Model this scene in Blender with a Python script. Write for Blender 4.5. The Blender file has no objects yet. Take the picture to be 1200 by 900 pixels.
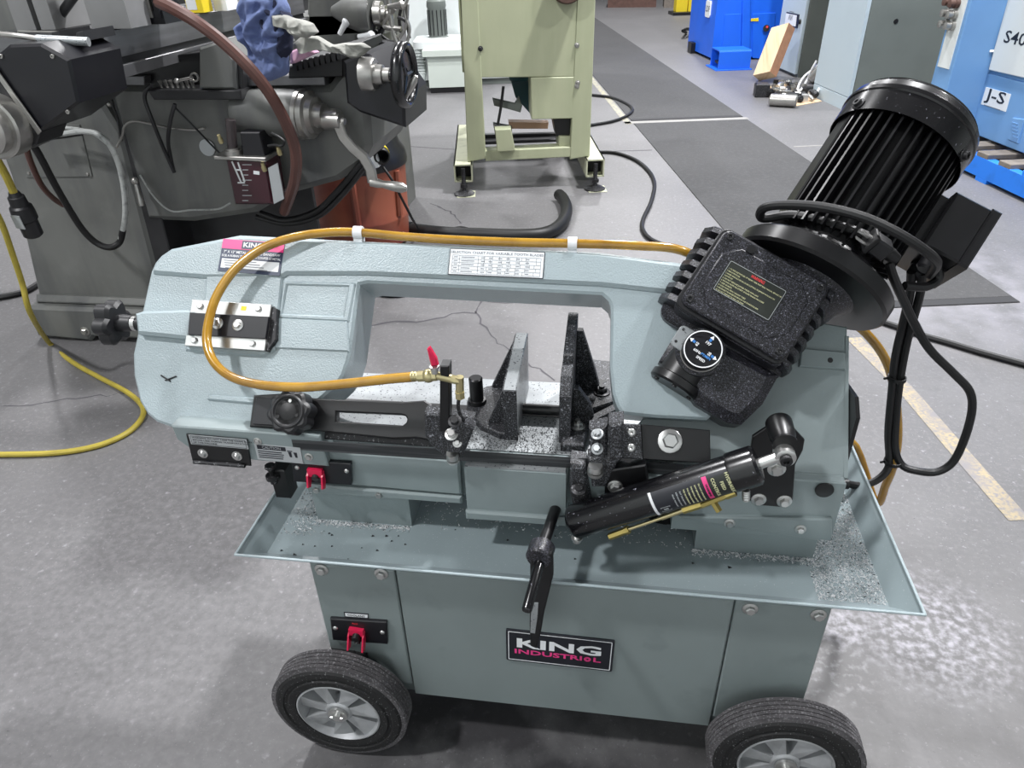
import bpy, bmesh, math, random
from mathutils import Vector as V3, Matrix
from mathutils.geometry import tessellate_polygon
random.seed(7)
SC = bpy.context.scene
COL = SC.collection

# ------------------------------------------------------------------ camera
CP = V3((.0554, -.7292, 1.2476)); YAW, PITCH, ROLL, FPX = .1559, .5578, .0319, 836.86
_f = V3((-math.sin(YAW)*math.cos(PITCH), math.cos(YAW)*math.cos(PITCH), -math.sin(PITCH)))
_r = V3((math.cos(YAW), math.sin(YAW), 0)); _d = _f.cross(_r)
_c, _s = math.cos(ROLL), math.sin(ROLL)
_r, _d = _c*_r + _s*_d, -_s*_r + _c*_d
cam = bpy.data.cameras.new('camera'); camo = bpy.data.objects.new('camera', cam); COL.objects.link(camo)
cam.sensor_width = 36; cam.lens = FPX/1200*36; cam.clip_start = .05; cam.clip_end = 200
camo.matrix_world = Matrix(((_r.x, -_d.x, -_f.x, CP.x), (_r.y, -_d.y, -_f.y, CP.y), (_r.z, -_d.z, -_f.z, CP.z), (0, 0, 0, 1)))
SC.camera = camo
SC.view_settings.view_transform = 'Standard'; SC.view_settings.look = 'None'
SC.view_settings.exposure = 0.0; SC.view_settings.gamma = 1.0; SC.view_settings.use_curve_mapping = False

# ------------------------------------------------------------------ light
w = bpy.data.worlds.new('hall_light'); SC.world = w; w.use_nodes = True
w.node_tree.nodes['Background'].inputs[0].default_value = (.93, .95, 1, 1)
w.node_tree.nodes['Background'].inputs[1].default_value = .17
def lamp(x, y, z, watts, r=.45, col=(.985, .985, 1)):
    l = bpy.data.lights.new('high_bay_lamp', 'AREA'); l.shape = 'DISK'; l.size = r; l.energy = watts; l.color = col
    o = bpy.data.objects.new('high_bay_lamp', l); COL.objects.link(o); o.location = (x, y, z)
    return o
lamp(-3.0, -1.3, 5.6, 290)
lamp(4.0, .9, 5.6, 170)
lamp(1.65, 2.9, 5.6, 520)
lamp(-3.3, 3.6, 5.6, 230)
lamp(.4, 7.2, 5.6, 360)
lamp(-3.8, 8.6, 5.6, 240)
lamp(5.6, 5.2, 5.6, 150)
lamp(.6, 13.5, 5.6, 420)

# ------------------------------------------------------------------ points and frames
def ray(px, py): return _f + _r*((px-600)/FPX) + _d*((py-450)/FPX)
def onp(px, py, n, k):
    v = ray(px, py); return CP + v*((k - n.dot(CP))/n.dot(v))
def ZP(px, py, z=0.): return onp(px, py, V3((0, 0, 1)), z)
def YP(px, py, y): return onp(px, py, V3((0, 1, 0)), y)
def XP(px, py, x): return onp(px, py, V3((1, 0, 0)), x)
class Frame:
    def __init__(s, o, u, v):
        s.o, s.u, s.v = V3(o), V3(u).normalized(), V3(v).normalized(); s.n = s.u.cross(s.v)
    def __call__(s, u, v, w=0.): return s.o + s.u*u + s.v*v + s.n*w
    def px(s, px, py, w=0.):
        p = onp(px, py, s.n, s.n.dot(s.o)+w) - s.o; return (p.dot(s.u), p.dot(s.v))
    def pts(s, L, w=0.): return [s.px(a, b, w) for a, b in L]
    def at(s, px, py, w=0.): return s(*s.px(px, py, w), w)
    def rot(s, a, o=(0, 0), w=0.):
        c, t = math.cos(a), math.sin(a)
        return Frame(s(o[0], o[1], w), s.u*c+s.v*t, s.v*c-s.u*t)
T = math.radians(40)
ARM = Frame((0, .13, .574), (1, 0, 0), (0, math.sin(T), math.cos(T)))
WORLD = Frame((0, 0, 0), (1, 0, 0), (0, 1, 0))
def FRONT(y): return Frame((0, y, 0), (1, 0, 0), (0, 0, 1))
HA = math.radians(10.3)
HG, HH = V3((math.cos(HA), math.sin(HA), 0)), V3((-math.sin(HA), math.cos(HA), 0))
HALL = Frame((0, 0, 0), HG, HH)
def HF(h): return Frame(HH*h, HG, (0, 0, 1))          # faces the camera side of the hall
def GF(g): return Frame(HG*g, -HH, (0, 0, 1))         # faces the aisle from its right side

# ------------------------------------------------------------------ materials
def lin(c):
    return tuple(((v/255)/12.92 if v/255 <= .04045 else ((v/255+.055)/1.055)**2.4) for v in c)
def P(name, rgb, rough=.5, metal=0., bump=None, mottle=None, speck=None, spec=.5, coat=0., trans=0., streak=None, patch=None):
    m = bpy.data.materials.new(name); m.use_nodes = True; nt = m.node_tree; N = nt.nodes; L = nt.links
    b = N['Principled BSDF']; c = lin(rgb)
    b.inputs['Base Color'].default_value = (*c, 1); b.inputs['Roughness'].default_value = rough
    b.inputs['Metallic'].default_value = metal; b.inputs['Specular IOR Level'].default_value = spec
    b.inputs['Coat Weight'].default_value = coat; b.inputs['Transmission Weight'].default_value = trans
    m.diffuse_color = (*c, 1)
    tc = N.new('ShaderNodeTexCoord'); out = None
    def noise(scale, det=3., vec=None):
        n = N.new('ShaderNodeTexNoise'); n.inputs['Scale'].default_value = scale; n.inputs['Detail'].default_value = det
        L.new(vec or tc.outputs['Object'], n.inputs['Vector']); return n
    def ramp(src, a, bb):
        r = N.new('ShaderNodeMapRange'); r.inputs[1].default_value = a; r.inputs[2].default_value = bb; L.new(src, r.inputs[0]); return r.outputs[0]
    def mix(fac, A, B):
        x = N.new('ShaderNodeMix'); x.data_type = 'RGBA'; L.new(fac, x.inputs[0])
        for i, q in ((6, A), (7, B)):
            if isinstance(q, tuple): x.inputs[i].default_value = (*q, 1)
            else: L.new(q, x.inputs[i])
        return x.outputs[2]
    cur = c
    for (sc, amt, lo, hi) in (mottle or []):
        cur = mix(ramp(noise(sc, 5).outputs[0], lo, hi), cur, tuple(min(1, q*amt) for q in c) if not isinstance(amt, tuple) else lin(amt))
    if streak:
        mp = N.new('ShaderNodeMapping'); mp.inputs['Scale'].default_value = streak[0]; L.new(tc.outputs['Object'], mp.inputs[0])
        cur = mix(ramp(noise(1., 4, mp.outputs[0]).outputs[0], .45, .75), cur, lin(streak[1]))
    for (sc, lo, hi, rgb2) in (speck or []):
        cur = mix(ramp(noise(sc, 2).outputs[0], lo, hi), cur, lin(rgb2))
    for (pc, pr, rgb2, sc, lo, hi, amt) in (patch or []):
        vm = N.new('ShaderNodeVectorMath'); vm.operation = 'DISTANCE'; L.new(tc.outputs['Object'], vm.inputs[0]); vm.inputs[1].default_value = (*pc, 0)
        r = N.new('ShaderNodeMapRange'); r.inputs[1].default_value = pr; r.inputs[2].default_value = pr*.35; r.inputs[4].default_value = amt; L.new(vm.outputs['Value'], r.inputs[0])
        mu = N.new('ShaderNodeMath'); mu.operation = 'MULTIPLY'; L.new(r.outputs[0], mu.inputs[0]); L.new(ramp(noise(sc, 6).outputs[0], lo, hi), mu.inputs[1])
        cur = mix(mu.outputs[0], cur, lin(rgb2))
    if not isinstance(cur, tuple): L.new(cur, b.inputs['Base Color'])
    if bump:
        n = noise(bump[0], 2); bp = N.new('ShaderNodeBump'); bp.inputs['Strength'].default_value = bump[1]
        bp.inputs['Distance'].default_value = bump[2] if len(bump) > 2 else .001
        L.new(n.outputs[0], bp.inputs['Height']); L.new(bp.outputs[0], b.inputs['Normal'])
    return m
M = dict(
  green=P('hammered_green_paint', (155, 168, 172), .33, bump=(430, .6, .0011), mottle=[(5, .92, .4, .7)]),
  greensheet=P('green_sheet_paint', (124, 134, 134), .42, bump=(60, .08, .0006), mottle=[(6, .9, .45, .75), (14, .8, .62, .8)]),
  greentray=P('green_tray_paint', (132, 144, 147), .2, mottle=[(7, .9, .45, .75)], speck=[(420, .70, .74, (165, 172, 174))]),
  greenbed=P('green_bed_paint', (128, 139, 140), .34, bump=(300, .2, .001), mottle=[(9, .9, .4, .7)]),
  black=P('black_paint', (13, 13, 15), .36, mottle=[(20, 1.6, .5, .8)]),
  blackdust=P('dusty_black_casting', (13, 13, 15), .36, bump=(420, .45, .001), speck=[(620, .5, .74, (92, 92, 104)), (330, .66, .74, (140, 140, 150))]),
  blackgrit=P('gritty_black_casting', (18, 18, 20), .5, bump=(240, .4, .0015), speck=[(620, .5, .68, (104, 106, 112)), (260, .62, .74, (150, 152, 157))]),
  gloss=P('gloss_black', (8, 8, 11), .25, speck=[(260, .7, .74, (130, 130, 140))], coat=.3),
  motorblack=P('motor_black', (11, 11, 13), .3, mottle=[(18, 2.2, .55, .8)]),
  plastic=P('black_plastic', (24, 24, 27), .45),
  rubber=P('cable_rubber', (12, 12, 14), .5),
  tyre=P('tyre_rubber', (20, 20, 21), .7, bump=(150, .3, .001), speck=[(300, .64, .7, (110, 110, 112))]),
  tread=P('worn_tread_rubber', (72, 70, 72), .85, bump=(160, .6, .002), mottle=[(30, 1.5, .45, .7)], speck=[(300, .55, .75, (140, 138, 141))]),
  rim=P('cast_aluminium_rim', (172, 174, 176), .5, .4, mottle=[(30, .7, .4, .7)]),
  steel=P('bright_zinc', (200, 200, 198), .28, .9),
  ground=P('machined_iron', (160, 164, 166), .4, .4, mottle=[(30, .82, .4, .7)], speck=[(260, .63, .68, (60, 60, 64))]),
  blade=P('blade_steel', (66, 68, 70), .4, .7, streak=((6, 6, 200), (110, 112, 114))),
  iron=P('dark_iron', (46, 46, 48), .45, .5, speck=[(260, .62, .7, (130, 130, 132))]),
  brass=P('brass', (178, 160, 96), .28, .9),
  brassl=P('pale_brass', (196, 184, 140), .3, .85),
  hose=P('amber_hose', (182, 138, 40), .2, spec=.7, mottle=[(18, (140, 100, 22), .45, .75)], coat=.6, trans=.15),
  cord=P('yellow_cord', (166, 150, 58), .5, mottle=[(22, .8, .45, .7)]),
  red=P('red_plastic', (205, 28, 72), .35),
  pink=P('magenta_print', (226, 62, 132), .4),
  white=P('white_print', (228, 230, 232), .4),
  paper=P('label_white', (226, 229, 231), .35, mottle=[(60, .9, .6, .8)]),
  silverlab=P('silver_label', (176, 180, 182), .35, .3),
  ink=P('black_ink', (26, 28, 36), .4),
  navy=P('navy_print', (44, 54, 78), .35),
  greyink=P('grey_ink', (120, 124, 130), .5),
  labgreen=P('olive_black_label', (34, 38, 33), .4),
  cream=P('cream_print', (205, 205, 160), .5),
  redprint=P('red_print', (225, 55, 60), .5),
  blueprint=P('blue_print', (70, 140, 215), .5),
  rust=P('rusty_print', (200, 160, 130), .5),
  clip=P('white_nylon', (232, 234, 236), .4),
  castgrey=P('pale_cast_grey', (128, 128, 128), .5, mottle=[(8, .85, .4, .7)]),
  millgrey=P('mill_grey_paint', (106, 107, 104), .42, mottle=[(4, .72, .45, .75), (13, 1.15, .55, .8)], streak=((9, 9, 1.5), (70, 72, 74))),
  milldark=P('oily_iron', (52, 52, 54), .38, .3, mottle=[(12, .6, .4, .7)]),
  millsteel=P('worn_table_steel', (112, 112, 114), .36, .6, mottle=[(10, .75, .4, .7)], streak=((2, 2, 30), (135, 136, 138))),
  mblack=P('black_cover', (20, 20, 25), .34),
  silver=P('satin_silver', (170, 168, 164), .3, .8, mottle=[(25, .75, .5, .8)]),
  sage=P('sage_paint', (172, 176, 146), .48, mottle=[(5, .93, .4, .7)], streak=((14, 14, 2), (162, 167, 137))),
  sagelight=P('faded_sage_paint', (186, 188, 162), .55, mottle=[(20, .8, .5, .7)]),
  offwhite=P('off_white_paint', (214, 219, 218), .5, mottle=[(3, .95, .4, .7)]),
  palegrey=P('pale_green_grey_paint', (196, 204, 196), .45, mottle=[(4, .94, .4, .7)]),
  duct=P('grey_duct', (170, 176, 174), .5),
  orange=P('orange_plastic', (146, 82, 62), .42, mottle=[(6, (128, 62, 50), .45, .7)]),
  teal=P('teal_paint', (20, 66, 74), .4),
  blue=P('bright_blue_paint', (30, 104, 232), .38, mottle=[(5, .9, .45, .75)]),
  cnc=P('steel_blue_paint', (110, 154, 202), .42, mottle=[(4, .93, .45, .75)]),
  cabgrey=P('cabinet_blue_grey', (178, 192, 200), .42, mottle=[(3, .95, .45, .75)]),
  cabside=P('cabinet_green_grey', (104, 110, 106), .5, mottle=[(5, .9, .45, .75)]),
  palletblue=P('pallet_blue', (28, 120, 226), .6, mottle=[(12, .8, .5, .75)]),
  woodpale=P('pale_timber', (206, 180, 148), .7, streak=((40, 3, 3), (182, 152, 118))),
  woodend=P('timber_side', (150, 112, 88), .7, mottle=[(20, .8, .4, .7)]),
  woodgrey=P('grey_timber', (120, 112, 104), .8, mottle=[(16, .7, .4, .7)]),
  brown=P('brown_wrap', (92, 66, 58), .7, mottle=[(14, .7, .4, .7)]),
  yellow=P('yellow_paint', (232, 206, 40), .45),
  ragblue=P('blue_cotton', (104, 118, 160), .95, bump=(120, .5, .003), mottle=[(9, .75, .5, .7)]),
  raggrey=P('grey_cotton', (150, 150, 144), .95, bump=(90, .4, .004), mottle=[(16, .6, .5, .75)]),
  ragnavy=P('navy_cotton', (36, 40, 62), .95, bump=(90, .4, .004)),
  ragpink=P('pink_cotton', (190, 150, 172), .95, bump=(60, .3, .004)),
  hosebrown=P('brown_rubber_hose', (88, 58, 52), .38, mottle=[(12, .75, .4, .7)]),
  loom=P('white_cable_loom', (170, 172, 170), .55, mottle=[(60, .6, .5, .7)]),
  oil=P('red_oil', (58, 22, 32), .15, coat=.4),
  smoke=P('clear_plastic', (120, 110, 112), .12, trans=.75),
  chip=P('metal_chip', (214, 215, 217), .4, .15),
  chipdark=P('dark_chip', (24, 25, 28), .5, .2),
  bluechip=P('blue_dial_print', (48, 112, 180), .5),
)

# ------------------------------------------------------------------ mesh builder
class MB:
    def __init__(s): s.v, s.f, s.mi, s.cur = [], [], [], 0
    def add(s, vs, fs):
        k = len(s.v); s.v += [V3(p) for p in vs]; s.f += [tuple(i+k for i in f) for f in fs]; s.mi += [s.cur]*len(fs); return s
    def prism(s, F, pts, w0, w1, b=0., holes=(), b0=0.):
        def area(L): return sum(L[i][0]*L[(i+1) % len(L)][1]-L[(i+1) % len(L)][0]*L[i][1] for i in range(len(L)))/2
        def inset(L, d):
            n = len(L); out = []
            for i in range(n):
                p, q, r2 = L[i-1], L[i], L[(i+1) % n]
                a = V3((q[0]-p[0], q[1]-p[1], 0)); c = V3((r2[0]-q[0], r2[1]-q[1], 0))
                if a.length < 1e-9 or c.length < 1e-9: out.append(q); continue
                a.normalize(); c.normalize(); n1 = V3((-a.y, a.x, 0)); n2 = V3((-c.y, c.x, 0)); m = n1+n2
                k = d/max(.35, 1+n1.dot(n2)); out.append((q[0]+m.x*k, q[1]+m.y*k))
            return out
        pts = [tuple(p) for p in pts]
        if area(pts) < 0: pts = pts[::-1]
        hs = [([tuple(p) for p in h] if area(h) < 0 else [tuple(p) for p in h][::-1]) for h in holes]
        loops = [pts]+hs
        levels = ([(w0, b0), (w0+b0, 0)] if b0 else [(w0, 0)]) + ([(w1-b, 0), (w1, b)] if b else [(w1, 0)])
        def cap(lv, flip):
            w_, d = lv; LL = [inset(l, d) if d else l for l in loops]
            flat = [p for l in LL for p in l]
            tri = tessellate_polygon([[V3((p[0], p[1], 0)) for p in l] for l in LL])
            s.add([F(p[0], p[1], w_) for p in flat], [t[::-1] if flip else t for t in tri])
        cap(levels[0], True); cap(levels[-1], False)
        for l in loops:
            n = len(l); rings = [[F(p[0], p[1], w_) for p in (inset(l, d) if d else l)] for w_, d in levels]
            vs = [p for r_ in rings for p in r_]; fs = []
            for k in range(len(rings)-1):
                for i in range(n): fs.append((k*n+i, k*n+(i+1) % n, (k+1)*n+(i+1) % n, (k+1)*n+i))
            s.add(vs, fs)
        return s
    def box(s, u0, u1, v0, v1, w0, w1, F=WORLD, b=0.):
        return s.prism(F, [(u0, v0), (u1, v0), (u1, v1), (u0, v1)], w0, w1, b)
    def lathe(s, p0, ax, prof, n=24, ring=False):
        if ring: prof = list(prof)+[prof[0]]
        ax = V3(ax).normalized(); a = ax.orthogonal().normalized(); c = ax.cross(a); p0 = V3(p0); vs = []; fs = []
        for h, r_ in prof:
            for i in range(n):
                t = 2*math.pi*i/n; vs.append(p0+ax*h+(a*math.cos(t)+c*math.sin(t))*max(r_, 1e-5))
        for k in range(len(prof)-1):
            for i in range(n): fs.append((k*n+i, k*n+(i+1) % n, (k+1)*n+(i+1) % n, (k+1)*n+i))
        if not ring and prof[0][1] > 1e-4: fs.append(tuple(range(n))[::-1])
        if not ring and prof[-1][1] > 1e-4: fs.append(tuple(range((len(prof)-1)*n, len(prof)*n)))
        return s.add(vs, fs)
    def cyl(s, p0, p1, r0, r1=None, n=16):
        p0, p1 = V3(p0), V3(p1); return s.lathe(p0, p1-p0, [(0, r0), ((p1-p0).length, r0 if r1 is None else r1)], n)
    def tube(s, pts, r_, n=10, smooth=True, sub=6):
        pts = [V3(p) for p in pts]
        if smooth and len(pts) > 2:
            q = [pts[0]*2-pts[1]]+pts+[pts[-1]*2-pts[-2]]; o = []
            for i in range(1, len(q)-2):
                for k in range(sub):
                    t = k/sub; a, b, c, d = q[i-1:i+3]
                    o.append(.5*((2*b)+(c-a)*t+(2*a-5*b+4*c-d)*t*t+(3*b-a-3*c+d)*t*t*t))
            pts = o+[pts[-1]]
        tan = [(pts[min(i+1, len(pts)-1)]-pts[max(i-1, 0)]).normalized() for i in range(len(pts))]
        a = tan[0].orthogonal().normalized(); vs = []; fs = []
        for i, p in enumerate(pts):
            a = (a-tan[i]*a.dot(tan[i])).normalized(); c = tan[i].cross(a)
            rr = r_[0]+(r_[1]-r_[0])*i/(len(pts)-1) if isinstance(r_, tuple) else r_
            for k in range(n):
                t = 2*math.pi*k/n; vs.append(p+(a*math.cos(t)+c*math.sin(t))*rr)
        for i in range(len(pts)-1):
            for k in range(n): fs.append((i*n+k, i*n+(k+1) % n, (i+1)*n+(k+1) % n, (i+1)*n+k))
        fs += [tuple(range(n))[::-1], tuple(range((len(pts)-1)*n, len(pts)*n))]
        return s.add(vs, fs)
    def ball(s, p, r_, sq=(1, 1, 1), n=14, m=8):
        p = V3(p); vs = []; fs = []
        for j in range(m+1):
            ph = math.pi*j/m
            for i in range(n):
                t = 2*math.pi*i/n; vs.append(p+V3((math.sin(ph)*math.cos(t)*sq[0], math.sin(ph)*math.sin(t)*sq[1], math.cos(ph)*sq[2]))*r_)
        for j in range(m):
            for i in range(n): fs.append((j*n+i, j*n+(i+1) % n, (j+1)*n+(i+1) % n, (j+1)*n+i))
        return s.add(vs, fs)
    def bolt(s, p, ax, r_, washer=True, socket=False):
        ax = V3(ax).normalized(); p = V3(p); q = p
        if washer: s.lathe(q, ax, [(0, r_*1.5), (r_*.22, r_*1.5), (r_*.28, r_*1.4)], 18); q = p+ax*r_*.27
        if socket: s.lathe(q, ax, [(0, r_), (r_*.7, r_), (r_*.8, r_*.9), (r_*.8, r_*.5), (r_*.3, r_*.5), (r_*.3, 0)], 14)
        else: s.lathe(q, ax, [(0, r_), (r_*.6, r_), (r_*.8, r_*.82), (r_*.8, 0)], 6)
        return s
    def build(s, name, m, parent=None, smooth=35, kind=None, label=None):
        me = bpy.data.meshes.new(name); org = V3((0, 0, 0)); q = parent
        while q is not None: org += q.location; q = q.parent
        me.from_pydata([p-org for p in s.v], [], s.f); bm = bmesh.new(); bm.from_mesh(me)
        bmesh.ops.remove_doubles(bm, verts=bm.verts, dist=1e-6); bmesh.ops.recalc_face_normals(bm, faces=bm.faces); bm.to_mesh(me); bm.free()
        ms = m if isinstance(m, (list, tuple)) else [m]
        for x in ms: me.materials.append(M[x])
        if smooth:
            for p in me.polygons: p.use_smooth = True
            me.set_sharp_from_angle(angle=math.radians(smooth))
        o = bpy.data.objects.new(name, me); COL.objects.link(o)
        if parent is not None: o.parent = parent
        if kind: o['kind'] = kind
        if label: o['label'] = label
        return o
def thing(name, loc, label, cat, group=None):
    o = bpy.data.objects.new(name, None); COL.objects.link(o); o.location = loc; o.empty_display_size = .05
    return tag(o, label, cat, group)
def tag(o, label, cat, group=None):
    o['label'] = label; o['category'] = cat
    if group: o['group'] = group
    return o
def ctr(o):
    """put the object's origin at its own base so that it can be moved as a thing"""
    vs = [v.co for v in o.data.vertices]; c = V3((sum(v.x for v in vs)/len(vs), sum(v.y for v in vs)/len(vs), min(v.z for v in vs)))
    o.data.transform(Matrix.Translation(-c)); o.location = o.location+c; return o
def text(F, s_, u, v, size, mat_, parent, w=.0006, rot=0., align='CENTER', name='lettering', xs=1., bold=0., sp=1., fit=None):
    cu = bpy.data.curves.new('lettering', 'FONT'); cu.body = s_; cu.size = size; cu.align_x = align; cu.align_y = 'CENTER'
    cu.extrude = .0002; cu.offset = bold*size; cu.space_character = sp; cu.resolution_u = 2
    o = bpy.data.objects.new('lettering', cu); COL.objects.link(o)
    dg = bpy.context.evaluated_depsgraph_get(); me = bpy.data.meshes.new_from_object(o.evaluated_get(dg))
    bpy.data.objects.remove(o); c, t = math.cos(rot), math.sin(rot); mb = MB()
    if fit and me.vertices: xs = fit/max(1e-9, max(q.co.x for q in me.vertices)-min(q.co.x for q in me.vertices))
    vs = []
    for q in me.vertices:
        x, y = q.co.x*xs, q.co.y; vs.append(F(u+x*c-y*t, v+x*t+y*c, w+q.co.z))
    mb.add(vs, [tuple(p.vertices) for p in me.polygons]); bpy.data.meshes.remove(me)
    return mb.build(name, mat_, parent, smooth=0)
def rrect(u0, u1, v0, v1, r_, n=4):
    o = []
    for cx, cy, a in ((u1-r_, v1-r_, 0), (u0+r_, v1-r_, 90), (u0+r_, v0+r_, 180), (u1-r_, v0+r_, 270)):
        for i in range(n+1):
            t = math.radians(a+90*i/n); o.append((cx+r_*math.cos(t), cy+r_*math.sin(t)))
    return o
def circ(u, v, r_, n=24, a0=0): return [(u+r_*math.cos(a0+2*math.pi*i/n), v+r_*math.sin(a0+2*math.pi*i/n)) for i in range(n)]
def strips(F, rows, th, w, mat_, parent, name='printed_lines'):
    mb = MB()
    for (u0, u1, v0, v1) in rows:
        d = V3((u1-u0, v1-v0, 0)).normalized(); nx, ny = -d.y*th/2, d.x*th/2
        mb.prism(F, [(u0-nx, v0-ny), (u1-nx, v1-ny), (u1+nx, v1+ny), (u0+nx, v0+ny)], w, w+.0003)
    return mb.build(name, mat_, parent, smooth=0)
# ------------------------------------------------------------------ floor
def floor_mat():
    zp = lambda x, y: (ZP(x, y).x, ZP(x, y).y)
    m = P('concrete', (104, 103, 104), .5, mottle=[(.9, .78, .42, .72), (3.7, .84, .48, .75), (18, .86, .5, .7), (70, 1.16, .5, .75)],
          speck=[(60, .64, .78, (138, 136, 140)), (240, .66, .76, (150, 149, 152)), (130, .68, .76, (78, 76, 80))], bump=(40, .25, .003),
          patch=[(zp(1040, 870), .62, (74, 72, 72), 6, .25, .6, .8), (zp(120, 880), .6, (84, 83, 84), 5, .3, .65, .6), (zp(600, 870), .42, (34, 33, 36), 7, .3, .55, .85), (zp(230, 640), .75, (128, 126, 128), 45, .42, .72, .4),  # near-black patch under the stand: oil stain with the shade there painted in
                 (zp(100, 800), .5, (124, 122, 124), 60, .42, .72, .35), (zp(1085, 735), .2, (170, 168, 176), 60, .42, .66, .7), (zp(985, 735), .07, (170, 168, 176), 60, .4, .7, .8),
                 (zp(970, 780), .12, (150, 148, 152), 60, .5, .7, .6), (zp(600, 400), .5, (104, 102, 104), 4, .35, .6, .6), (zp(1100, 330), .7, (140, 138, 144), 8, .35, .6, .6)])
    return m
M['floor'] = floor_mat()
M['mat'] = P('floor_mat_rubber', (66, 66, 67), .9, mottle=[(2.2, .84, .45, .75), (40, 1.2, .5, .7)], speck=[(170, .64, .74, (98, 98, 100))], bump=(150, .4, .002))
M['matedge'] = P('floor_mat_edge', (44, 44, 46), .8)
M['yline'] = P('worn_yellow_line', (168, 164, 132), .6, mottle=[(30, (128, 125, 126), .42, .62), (160, (130, 127, 127), .5, .62)])
M['yline2'] = P('very_worn_yellow_line', (160, 146, 116), .6, mottle=[(110, (122, 119, 121), .40, .66), (14, (122, 119, 121), .46, .68)])
M['wline'] = P('worn_white_line', (140, 138, 134), .6, mottle=[(20, .85, .5, .7)])
M['crack'] = P('crack_dark', (78, 76, 80), .9)
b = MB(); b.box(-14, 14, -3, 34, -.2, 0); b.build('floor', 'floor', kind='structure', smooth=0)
for n_, bx in (('wall_back', (-14, 14, 34, 34.2)), ('wall_left', (-14.2, -14, -3, 34)), ('wall_right', (14, 14.2, -3, 34)), ('wall_front', (-14, 14, -3.2, -3))):
    b = MB(); b.box(*bx, 0, 7); b.build(n_, 'offwhite', kind='structure', smooth=0)
def floor_strip(name, pts, wd, m, z=.0012):
    mb = MB(); pts = [V3((p[0], p[1], 0)) for p in pts]; L_, R_ = [], []
    for i, p in enumerate(pts):
        d = (pts[min(i+1, len(pts)-1)]-pts[max(i-1, 0)]).normalized(); k = wd if not isinstance(wd, list) else wd[i]
        L_.append(p+V3((-d.y, d.x, 0))*k/2); R_.append(p-V3((-d.y, d.x, 0))*k/2)
    n = len(pts); vs = [V3((p.x, p.y, z)) for p in L_+R_]
    mb.add(vs, [(i, n+i, n+i+1, i+1) for i in range(n-1)]); return mb.build(name, m, kind='structure', smooth=0)
def hp(g, h): return HG*g+HH*h
floor_strip('trim_1', [hp(1.03, 5.0), hp(1.03, 8), hp(1.03, 16)], .05, 'yline')
floor_strip('trim_2', [hp(1.0, 5.05), hp(1.98, 5.05)], .07, 'wline')
floor_strip('trim_3', [ZP(*q) for q in ((1000, 396), (1060, 455), (1120, 525), (1195, 610))], .055, 'yline2')
def crack(n, px, wd=.006):
    rnd = random.Random(n); pts = []
    P_ = [ZP(*q) for q in px]
    for a, c in zip(P_[:-1], P_[1:]):
        k = max(2, int((c-a).length/.03))
        for i in range(k): pts.append(a.lerp(c, i/k)+V3((rnd.uniform(-.007, .007), rnd.uniform(-.01, .01), 0)))
    pts.append(P_[-1]); floor_strip('trim_%d' % n, pts, [wd*(.3+rnd.random()) for _ in pts], 'crack', .0008)
crack(4, [(428, 382), (470, 376), (500, 377), (530, 368), (556, 366), (565, 352), (557, 344)], .012)
crack(5, [(556, 366), (568, 384), (585, 402), (603, 414), (618, 425), (650, 446)], .007)
crack(6, [(563, 352), (592, 356), (630, 355), (700, 353)], .006)
crack(7, [(505, 238), (528, 248), (540, 262)], .012)
crack(8, [(0, 478), (50, 472), (105, 465), (150, 462)], .006)
floor_strip('trim_9', [ZP(470, 171), ZP(545, 176)], .012, 'crack', .0008)
floor_strip('trim_10', [ZP(692, 178), ZP(764, 176)], .012, 'crack', .0008)
floor_strip('trim_11', [ZP(930, 172), ZP(972, 170)], .02, 'wline', .0008)
# two rubber walkway mats
def floor_mat_thing(g0, g1, h0, h1, label):
    t = thing('floor_mat', hp((g0+g1)/2, h0), label, 'mat')
    mb = MB(); mb.box(g0, g1, h0+.05, h1, .0005, .005, HALL, b=.002); mb.build('mat_sheet', 'mat', t, smooth=0)
    mb = MB(); mb.prism(HALL, [(g0, h0), (g1, h0), (g1, h0+.05), (g0, h0+.05)], .0005, .0045, b=.002); mb.build('edge_strip', 'matedge', t, smooth=0)
floor_mat_thing(1.07, 1.955, 5.10, 15.5, 'long dark grey floor mat running away down the aisle beyond the white line')
floor_mat_thing(1.07, 1.955, 1.70, 5.0, 'dark grey floor mat on this side of the white line, behind the black motor')

# ------------------------------------------------------------------ the band saw
SAW = thing('band_saw', (0, .2, 0), 'pale green horizontal metal cutting band saw with a black motor on a wheeled stand', 'band saw')
YC = .024
F0 = FRONT(YC)
# stand
cab = MB(); cab.box(-.397, .392, .032, .36, .13, .4165); cab.box(-.30, .30, .032, .36, .1075, .14)
CAB = cab.build('cabinet', 'greensheet', SAW, smooth=0)
def panel(u0, u1, z0, name='front_panel', sl=0.):
    mb = MB(); mb.prism(F0, [(u0, z0), (u1, z0), (u1, .4162), (u0, .4162)], -.008, 0, b=.002); return mb.build(name, 'greensheet', CAB, smooth=0)
panel(-.397, -.2585, .135); panel(-.2560, .2560, .1075); panel(.2585, .392, .135)
for q in ((377, 667), (447, 672), (879, 713), (959, 720)):
    u, v = F0.px(*q); mb = MB(); mb.bolt(F0(u, v), (0, -1, 0), .0075); mb.build('bolt', 'steel', CAB)
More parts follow.
